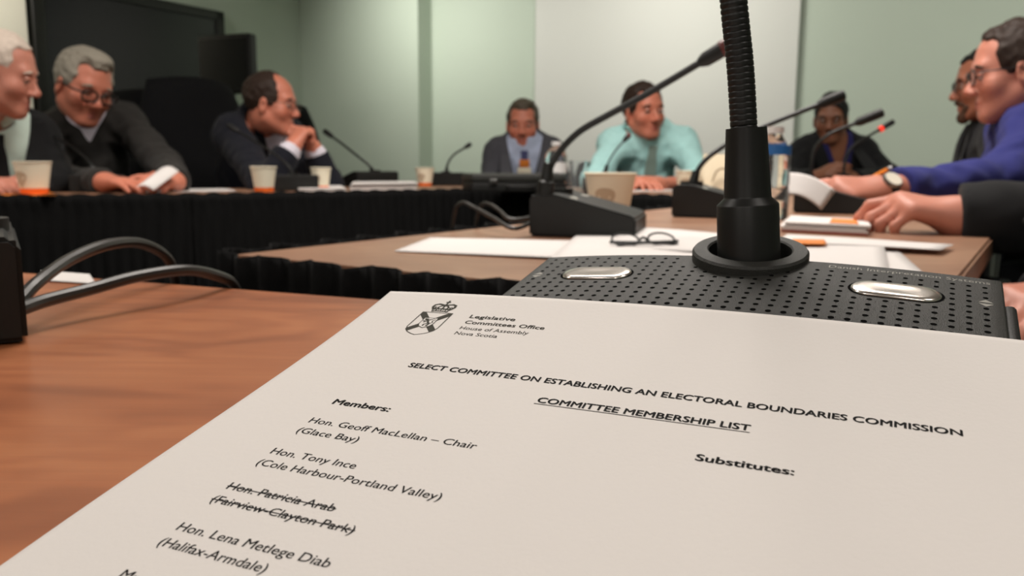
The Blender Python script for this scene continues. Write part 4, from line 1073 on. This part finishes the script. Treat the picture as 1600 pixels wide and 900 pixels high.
    def front(x, z, pr):           # front surface point of a garment at torso coordinates x, z
        ys = np.linspace(.30, -.02, 140); P = np.array([T(x, y, z) for y in ys]); d = field([p for p in pr if p[4] == '+'], P); k = np.argmax(d < 0); return T(x, ys[k], z)
    for o_, pr, gmt in fields:
        if gmt.get('lapel'):
            w0, dep = gmt['vneck']
            for sx in (-1, 1):
                zz = np.linspace(.02, -dep, 9); pts = [front(sx * (w0 * (z + dep) / dep + .018), z, pr) + fw * .001 for z in zz]
                ws = [.03, .042, .055, .066, .058, .046, .034, .022, .008]
                ribbon('lapel', pts, ws, [nrm(rt * .96 + up * .18 * sx)] * 9, [fw] * 9, .006, gmt['mat'] if not hasattr(gmt['lapel'], 'name') else gmt['lapel'] if False else gmt['m'], o_) if False else ribbon('lapel', pts, ws, [nrm(rt * .96 + up * .18 * sx)] * 9, [fw] * 9, .006, gmt['m'], o_)
        if gmt.get('collar'):
            nk = nrm(neckt - nb)
            cp = []; 
            for sx in (-1, 1):
                zs_ = np.linspace(math.pi, .25 if sx > 0 else .25, 10); pts = []; sd_ = []; no = []
                for a in zs_:
                    rr = .0625 * s; dirv = fw * math.cos(a) + rt * sx * math.sin(a)
                    pts.append(nb + fw * .012 + nk * (.064 - .034 * max(0, math.cos(a)) ** 2) + dirv * rr); sd_.append(nrm(nk - dirv * .45)); no.append(nrm(dirv + nk * .4))
                ribbon('collar', pts, [.032] * 8 + [.038, .045], sd_, no, .003, gmt['m'], o_)
    if 'tie' in q:
        pr = fields[0][1]; zz = np.linspace(-.012, q['tie'].get('len', -.34), 12); pts = [front(0, z, pr) + fw * .003 for z in zz]
        ribbon('tie', pts, [.034, .03] + list(np.linspace(.04, .08, 10)), [rt] * 12, [fw] * 12, .005, q['tie']['m'], fields[0][0])
    q['_'] = dict(T=T, front=front, fields=fields, root=root, body=body, pel=pel, bf=bf, br=br, armpts=armpts, RT=RT, nb=nb, W=W)
    # cuffs of a shirt below a jacket
    if 'cuff' in q:
        for (S_, el, wr), c in zip(armpts, q['cuff']):
            if c: d = nrm(wr - el); MB().lathe([(.030, -.045), (.0385, -.045), (.0375, .0), (.0345, .002), (.030, -.004)], wr - d * .004, d, 28).build('shirt_cuff', c, fields[0][0])
    # seated legs
    tr = []
    knz = .50
    for sx in (-1, 1):
        hp_ = pel + br * sx * .09; kn = hp_ + bf * q.get('thigh', .40) + br * sx * .04; kn[2] = knz; hp_ = hp_.copy(); hp_[2] = q.get('pelz', .54)
        an = kn - bf * q.get('shin', .04); an[2] = .10
        tr += [P_rc(hp_, kn, .088, .066, .06), P_rc(kn, an, .064, .047, .03)]
        fo = an + bf * .13; fo[2] = .035
        sh = [P_rc(np.array([an[0], an[1], .055]), fo, .042, .036, .02), P_rc(np.array([an[0], an[1], .04]) - bf * .03, np.array([an[0], an[1], .07]), .038, .042, .02)]
        sh.append(P_fn(lambda P: .004 - P[..., 2], 0, 0, .004, '&'))
        Vs, Fs_ = sdf_mesh(sh, .008); fast_mesh('shoe', Vs, Fs_, M_shoe, root)
    tr.append(P_el(np.array([pel[0], pel[1], q.get('pelz', .54)]), (.17, .15, .105), np.c_[br, -bf, [0, 0, 1]], .06))
    Vt, Ft = sdf_mesh(tr, .011); fast_mesh('trousers', Vt, Ft, q.get('trousers', M_trouser), root)
    return q
def _sph(c, r, n=12):
    mb = MB().sphere(c, r, n); return mb.v, mb.f
M_eye = mat('eye_white', (225, 218, 210), .3); M_iris = mat('iris_brown', (52, 36, 26), .2)
M_lip = mat('lip_skin', (176, 100, 88), .45); M_lens = mat('lens_glass', (250, 250, 250), .02, trans=1.0, ior=1.05)
M_shoe = mat('shoe_leather', (18, 16, 15), .35); M_trouser = mat('trouser_cloth', (28, 29, 34), .85, bump=.2, bscale=500)
def skinmat(n, rgb): return mat(n, rgb, .48, sss=.12, tint=True, noise=.06, nscale=60, bump=.08, bscale=500)
SK1 = skinmat('skin_pink', (194, 128, 108)); SK1b = mat('skin_pink_lid', (190, 124, 104), .5)
SK2 = skinmat('skin_ruddy', (200, 124, 100)); SK2b = mat('skin_ruddy_lid', (176, 108, 88), .5)
SK3 = skinmat('skin_tan', (160, 100, 76)); SK3b = mat('skin_tan_lid', (150, 96, 74), .5)
SK4 = skinmat('skin_brown', (130, 84, 62)); SK4b = mat('skin_brown_lid', (104, 66, 50), .5)
def hairmat(n, rgb): return mat(n, rgb, .6, noise=.35, nscale=260, bump=.5, bscale=420, spec=.35)
H_white = hairmat('white_hair', (206, 190, 176)); H_grey = hairmat('grey_hair', (150, 143, 130)); H_brown = hairmat('dark_brown_hair', (46, 32, 24))
H_dgrey = hairmat('greying_hair', (92, 84, 72)); H_black = hairmat('black_hair', (22, 19, 18)); H_beard = hairmat('brown_beard', (78, 52, 38))
def cloth(n, rgb, nz=.08): return mat(n, rgb, .88, noise=nz, nscale=30, bump=.35, bscale=650, spec=.2, sheen=.05)
K_black = cloth('black_cloth', (24, 24, 25)); K_navy = cloth('dark_navy_suit', (25, 26, 34)); K_sweat = cloth('charcoal_sweater', (50, 48, 46)); K_mint = cloth('pale_mint_shirt', (196, 212, 200))
K_grey = cloth('grey_suit', (74, 74, 80)); K_lblue = cloth('pale_blue_shirt', (176, 186, 210)); K_aqua = cloth('aqua_shirt', (176, 222, 220)); K_blue = cloth('royal_blue_shirt', (46, 49, 108))
K_white = cloth('white_shirt', (220, 214, 224)); K_dgrey = cloth('dark_grey_jacket', (48, 48, 50)); K_nblouse = cloth('navy_blouse', (38, 36, 82)); K_char = cloth('charcoal_jacket', (30, 30, 31))
K_tie1 = cloth('grey_green_tie', (140, 158, 148)); K_tie2 = cloth('dark_tie', (34, 34, 44)); K_tie3 = cloth('blue_tie', (70, 74, 110))
G_dark = mat('dark_glasses_frame', (28, 24, 24), .35); G_thin = mat('thin_glasses_frame', (92, 74, 64), .3, .6)
PEOPLE = []
def P(**k): PEOPLE.append(build_person(k))
P(label='white-haired person in black jacket over pale mint shirt, cut off by the left edge', head=(1, 114, 2.27), hs=.92, turn=(104, 14, 3), body=40,
  sh=((-75, 222, 2.34), (50, 216, 2.46)), armA=dict(el=(-90, 285, 2.3), wr=(-42, 288, 2.24), tip=(10, 286, 2.20), th=-1, curl=(.5, .6, .6, .6)),
  armB=dict(el=(84, 285, 2.40), wr=(48, 286, 2.30), tip=(-10, 288, 2.24), th=1, curl=(.3, .4, .4, .5)), skin=SK1, skin2=SK1b, brow=H_white, lean=.10, thigh=.22, shin=-.02, girth=1.1, jaw=1.1, cheek=1.06,
  hair=dict(mat=H_white, vol=.003, face=((0, .095, -.01), (.082, .095, .10)), nape=-.05), tie=dict(m=K_black),
  clothes=[dict(name='shirt', d=.003, m=K_mint, collar=1), dict(name='jacket', d=.014, m=K_black, vneck=(.085, .36), lapel=1, seed=1.0)])
P(label='person with grey hair and glasses in charcoal sweater, looking down at a folded sheet', head=(131, 136, 2.76), hs=.99, turn=(56, 19, -8), body=24,
  sh=((84, 208, 2.90), (196, 192, 2.98)), armA=dict(el=(86, 288, 2.68), wr=(160, 285, 2.34), tip=(205, 285, 2.29), th=-1, curl=(.10, .14, .18, .2)),
  armB=dict(el=(260, 262, 2.80), wr=(275, 283, 2.44), tip=(246, 281, 2.33), n=(.5, .2, .8), th=1, curl=(.5, .6, .6, .6)), skin=SK2, skin2=SK2b, brow=H_grey, lean=.16, girth=1.05, cheek=1.08,
  hair=dict(mat=H_grey, vol=.010, nape=-.05, add=[((0, .035, .104), (.052, .045, .022))]), glasses=dict(mat=G_dark, r=.0034, dz=-.006, dy=.004),
  clothes=[dict(name='undershirt', d=.0, m=K_white, noarm=True, crew=.002), dict(name='sweater', d=.010, m=K_sweat, vneck=(.045, .075), seed=2.0, wr_=.006)])
P(label='person with receding brown hair in dark suit, hands clasped before the mouth', head=(425, 163, 3.02), hs=.91, turn=(86, 4, 0), body=48,
  sh=((364, 212, 3.02), (446, 212, 3.24)), armA=dict(el=(414, 290, 2.74), wr=(455, 233, 2.80), tip=(474, 200, 2.84), n=(-.5, -.8, .3), th=-1, curl=((.9, 1.2, .9), (.9, 1.2, .9), (.9, 1.2, .9), (.9, 1.2, .9)), hsz=.86),
  armB=dict(el=(512, 288, 2.96), wr=(492, 236, 2.93), tip=(474, 198, 2.90), n=(.7, .4, .5), th=1, curl=((.9, 1.2, .9), (.9, 1.2, .9), (.9, 1.2, .9), (.9, 1.2, .9)), hsz=.86), skin=SK2, skin2=SK2b, brow=H_brown, lean=.16,
  hair=dict(mat=H_brown, vol=.006, face=((0, .10, .0), (.082, .085, .10)), bald=((0, .075, .085), (.062, .075, .07)), nape=-.06), glasses=dict(mat=G_thin, r=.0014),
  clothes=[dict(name='shirt', d=.002, m=K_white, collar=1), dict(name='suit_jacket', d=.013, m=K_navy, vneck=(.06, .30), lapel=1, cuffs=.80, seed=3.0)], cuff=(K_white, K_white))
P(label='person with greying hair and short beard in grey suit wearing a badge', head=(817, 195, 3.85), hs=.91, turn=(-4, 6, 0), body=0,
  sh=((780, 240, 3.86), (858, 240, 3.86)), armA=dict(el=(764, 292, 3.78), wr=(795, 291, 3.48), tip=(812, 291, 3.40), th=-1), armB=dict(el=(878, 292, 3.78), wr=(842, 291, 3.48), tip=(825, 291, 3.40), th=1),
  skin=SK2, skin2=SK2b, brow=H_dgrey, lean=.12, stubble=.8, hair=dict(mat=H_dgrey, vol=.008, nape=-.06, add=[((.01, .03, .104), (.05, .045, .02))]), tie=dict(m=K_tie3),
  clothes=[dict(name='shirt', d=.002, m=K_lblue, collar=1), dict(name='suit_jacket', d=.013, m=K_grey, vneck=(.075, .34), lapel=1, seed=4.0)])
P(label='person with dark hair in aqua shirt and pale tie, hands folded on the table', head=(1006, 174, 3.36), hs=.92, turn=(24, 2, 3), body=6,
  sh=((960, 228, 3.40), (1066, 226, 3.42)), armA=dict(el=(930, 286, 3.22), wr=(975, 287, 2.98), tip=(1000, 282, 2.92), th=-1, curl=(.4, .5, .5, .5)),
  armB=dict(el=(1098, 287, 3.24), wr=(1022, 289, 2.95), tip=(985, 282, 2.90), th=1, curl=(.5, .6, .6, .6)), skin=SK2, skin2=SK2b, brow=H_brown, lean=.22, stubble=.35,
  hair=dict(mat=H_brown, vol=.009, nape=-.06), tie=dict(m=K_tie1),
  clothes=[dict(name='shirt', d=.009, m=K_aqua, collar=1, cuffs=.30, seed=5.0, wr_=.006, crew=-.001)])
P(label='person with black tied-up hair in black jacket over navy blouse, hands folded', head=(1298, 187, 3.92), hs=.91, turn=(-25, 8, 0), body=-18,
  sh=((1256, 238, 3.94), (1345, 238, 3.94)), armA=dict(el=(1232, 284, 3.84), wr=(1268, 280, 3.56), tip=(1296, 266, 3.50), n=(0, -.7, .7), th=-1, curl=(.4, .5, .5, .5)),
  armB=dict(el=(1392, 280, 3.84), wr=(1336, 281, 3.58), tip=(1304, 268, 3.52), n=(0, -.7, .7), th=1, curl=(.5, .5, .5, .5)), skin=SK4, skin2=SK4b, brow=H_black, lean=.1, jaw=.9,
  hair=dict(mat=H_black, vol=.008, temples=0, nape=-.07, add=[((0, -.045, .110), (.045, .045, .030))], face=((0, .105, -.004), (.100, .085, .088))),
  clothes=[dict(name='blouse', d=.002, m=K_nblouse, vneck=(.045, .14), crew=.012), dict(name='jacket', d=.013, m=K_black, vneck=(.07, .34), lapel=1, seed=6.0)])
P(label='bearded person in dark grey jacket, mostly hidden behind the royal blue shirt', head=(1540, 131, 2.75), hs=.95, turn=(-112, 6, 0), beard=H_beard, glasses=dict(mat=G_dark, r=.0019), body=-100,
  sh=((1536, 222, 2.98), (1572, 226, 2.62)), armA=dict(el=(1500, 300, 2.9), wr=(1440, 296, 2.75), tip=(1410, 296, 2.7), th=-1), armB=dict(el=(1540, 305, 2.55), wr=(1470, 302, 2.5), tip=(1440, 302, 2.45), th=1),
  skin=SK3, skin2=SK3b, brow=H_black, lean=.05, hair=dict(mat=H_black, vol=.006),
  clothes=[dict(name='shirt', d=.002, m=K_black, collar=1), dict(name='jacket', d=.013, m=K_dgrey, vneck=(.05, .26), lapel=1, seed=7.0)])
P(label='person with dark hair and glasses in royal blue shirt, leaning over the papers', head=(1583, 112, 1.97), hs=.925, turn=(-110, 8, 0), body=-92, vox=.0038,
  sh=((1592, 214, 2.14), (1620, 214, 1.84)), armA=dict(el=(1560, 292, 2.02), wr=(1480, 300, 1.85), tip=(1440, 304, 1.80), th=-1),
  armB=dict(el=(1566, 284, 1.72), wr=(1380, 299, 1.62), tip=(1322, 296, 1.60), n=(-.1, -.55, .8), th=1, curl=((.7, 1.0, .7), (.8, 1.1, .7), (.9, 1.1, .7), (1.0, 1.1, .7)), hsz=.98),
  skin=SK1, skin2=SK1b, brow=H_brown, lean=.30, hair=dict(mat=H_brown, vol=.009, nape=-.06, face=((0, .108, .006), (.104, .085, .100))), glasses=dict(mat=G_dark, r=.0019),
  clothes=[dict(name='shirt', d=.011, m=K_blue, collar=1, seed=8.0, wr_=.007, cuffs=.84, crew=.003)])
P(label='person in charcoal jacket at the right edge, only sleeve and resting hand in view', head=(1850, -190, 1.05), hs=1.0, turn=(-70, 5, 0), body=-55, vox=.0036,
  sh=((1745, 95, 1.20), (1990, 20, .80)), armA=dict(el=(1800, 440, 1.15), wr=(1650, 476, .90), tip=(1598, 474, .85), n=(0, -.3, 1), th=-1, curl=(.5, .6, .6, .6)),
  armB=dict(el=(1770, 336, 1.02), wr=(1508, 343, 1.09), tip=(1440, 326, 1.10), n=(.1, -.30, 1), th=1, curl=((.55, .70, .35), (.85, .95, .5), (.95, 1.0, .5), (1.0, 1.0, .5)), hsz=.87, spread=.12),
  skin=SK1, skin2=SK1b, brow=H_brown, lean=.12, hair=dict(mat=H_brown, vol=.006), pelz=.53,
  clothes=[dict(name='shirt', d=.002, m=K_white), dict(name='jacket', d=.013, m=K_char, seed=9.0, cuffs=.97)])

# wristwatch on the hand with the pencil
q = PEOPLE[7]; S_, el, wr = q['_']['armpts'][1]; d = nrm(wr - el)
wp = wr - d * .001; wn = nrm(np.array([-.25, -.75, .6]) - d * (np.array([-.25, -.75, .6]) @ d))
body_ = q['_']['body']
MB().lathe([(.0305, -.009), (.0325, -.009), (.0325, .009), (.0305, .009)], wp, d, 28, True).build('watch_strap', M_rubber, body_)
MB().lathe([(0, .0), (.019, .0), (.0195, .004), (.018, .008), (.0165, .0085)], wp + wn * .028, wn, 28).build('watch_case', M_metal, body_)
MB().lathe([(0, .0083), (.0168, .0083)], wp + wn * .028, wn, 28).build('watch_face', mat('watch_dial', (240, 232, 215), .4), body_)
# sleeve buttons of the charcoal jacket
q = PEOPLE[8]; S_, el, wr = q['_']['armpts'][1]; d = nrm(wr - el)
for k in range(4):
    c = wr - d * (.045 + k * .019); nn = nrm(np.array([0, -1, .0]))
    MB().lathe([(0, .003), (.005, .003), (.0058, .0), (.0058, -.006)], c + nn * (.050 + .0006 * k), nn, 14).build('sleeve_button', M_black2, q['_']['fields'][1][0])
# badge and orange clip of the man in the grey suit
q = PEOPLE[3]; T_ = q['_']['T']; fr_ = q['_']['front']; pr_ = q['_']['fields'][0][1]
c = fr_(.0, -.085, pr_) + q['_']['RT'][:, 1] * .012; Rb = q['_']['RT']
MB().box(c + Rb[:, 2] * -.035, (.062, .004, .075), Rb, .0015).build('badge', M_cup, q['_']['fields'][0][0])['label'] = 'cream name badge'
MB().box(c + Rb[:, 2] * .022, (.045, .005, .035), Rb, .0015).build('badge_clip', M_orange, q['_']['fields'][0][0])['label'] = 'orange badge holder'

# ================================================================== office chairs
def chair_parts(high):
    """builds one chair at the origin, facing -Y; returns its root"""
    t = empty('office_chair', (0, 0, 0), 'black office chair', 'chair', 'black office chairs')
    MB().box((0, 0, .415), (.50, .48, .07), None, .028).build('seat', M_chairfab, t)
    H_ = .74 if high else .42; v = []; f = []
    nx, nz = 12, 16
    for side in (0, 1):
        for j in range(nz + 1):
            z = j / nz; w = .245 * (1 - .28 * max(0, (z - .55) / .45) ** 2) * (.86 + .14 * math.sin(min(1, z * 2) * math.pi / 2)); rr = .06
            for i in range(nx + 1):
                x = -1 + 2 * i / nx; ed_ = max(abs(x) ** 6, max(0, (z - .93) / .07) ** 2, max(0, (.05 - z) / .05) ** 2)
                yc = .25 + .09 * z - .03 * math.sin(z * 3.1) - .035 * (1 - x * x); th = .032 * (1 - .85 * min(1, ed_))
                v.append((x * w, yc + (th if side else -th), .43 + z * H_ - .02 * x * x * z))
    n1 = (nx + 1) * (nz + 1)
    for j in range(nz):
        for i in range(nx):
            a = j * (nx + 1) + i; f.append((a, a + 1, a + nx + 2, a + nx + 1)); f.append((n1 + a, n1 + a + nx + 1, n1 + a + nx + 2, n1 + a + 1))
    rim = [i for i in range(nx + 1)] + [(j + 1) * (nx + 1) - 1 for j in range(1, nz + 1)] + [nz * (nx + 1) + i for i in range(nx - 1, -1, -1)] + [j * (nx + 1) for j in range(nz - 1, 0, -1)]
    for k in range(len(rim)): a, b = rim[k], rim[(k + 1) % len(rim)]; f.append((a, n1 + a, n1 + b, b))
    pymesh('backrest', v, f, M_chairfab, t, True)
    for sx in (-1, 1):
        MB().tube(spline([(sx * .25, .12, .40), (sx * .29, .10, .50), (sx * .29, .06, .605), (sx * .29, -.14, .615)], 8), .016, 10).box((sx * .29, -.02, .63), (.055, .26, .03), None, .012).build('armrest', M_chairpl, t)
    MB().tube([(0, .02, .10), (0, .02, .385)], .028, 16).build('gas_lift', M_chairpl, t)
    MB().tube([(0, .15, .37), (0, .29, .40), (0, .30, .60)], .02, 10).build('back_support', M_chairpl, t)
    for k in range(5):
        a = 2 * math.pi * k / 5 + .3; dx, dy = math.cos(a), math.sin(a)
        lg = MB().tube([(0, .02, .115), (dx * .16, .02 + dy * .16, .10), (dx * .29, .02 + dy * .29, .075)], [.026, .020, .014], 10).build('leg', M_chairpl, t)
        MB().tube([(dx * .29 - dy * .02, .02 + dy * .29 + dx * .02, .028), (dx * .29 + dy * .02, .02 + dy * .29 - dx * .02, .028)], .027, 14).build('caster', M_chairpl, lg)
    return t
def dup(root, loc, rz, label):
    r = root.copy(); C.objects.link(r); r.location = V3(loc); r.rotation_euler = (0, 0, rz); r['label'] = label
    for ch in list(root.children):
        c = ch.copy(); C.objects.link(c); c.parent = r
        for gch in list(ch.children):
            d_ = gch.copy(); C.objects.link(d_); d_.parent = c
    return r
ch_hi = chair_parts(True); ch_lo = chair_parts(False)
def put(proto, used, loc, bf, label):
    rz = math.atan2(bf[0], -bf[1])
    if not used: proto.location = V3(loc); proto.rotation_euler = (0, 0, rz); proto['label'] = label; return
    dup(proto, loc, rz, label)
uh = ul = 0
def floor_at(px, Y): p = at(px, 256, Y); return np.array([p[0], p[1], 0])
for px, Y, yw, lab in ((232, 3.75, 20, 'empty black high-backed office chair just behind the shoulder of the person in the charcoal sweater'),
                       (318, 4.30, 25, 'empty black high-backed office chair under the small monitor'),
                       (478, 4.60, 40, 'empty black office chair showing past the clasped hands of the suited person')):
    a = math.radians(yw); put(ch_hi, uh, floor_at(px, Y), (math.sin(a), -math.cos(a)), lab); uh += 1
for i, hi, lab in ((0, 0, 'black office chair under the white-haired person in the mint shirt'), (1, 0, 'black office chair under the person in the charcoal sweater'),
               (2, 1, 'black high-backed office chair of the person with clasped hands'), (3, 0, 'black office chair under the person in the grey suit'),
               (4, 0, 'black office chair under the person in the aqua shirt'), (5, 0, 'black office chair under the person in the navy blouse'),
               (6, 0, 'black office chair under the person in the dark grey jacket'), (7, 0, 'black office chair under the person in the royal blue shirt'),
               (8, 0, 'black office chair under the person in the charcoal jacket at the right edge')):
    q = PEOPLE[i]; p = q['_']['pel'] - q['_']['bf'] * .02
    if hi: put(ch_hi, uh, (p[0], p[1], 0), q['_']['bf'], lab); uh += 1
    else: put(ch_lo, ul, (p[0], p[1], 0), q['_']['bf'], lab); ul += 1
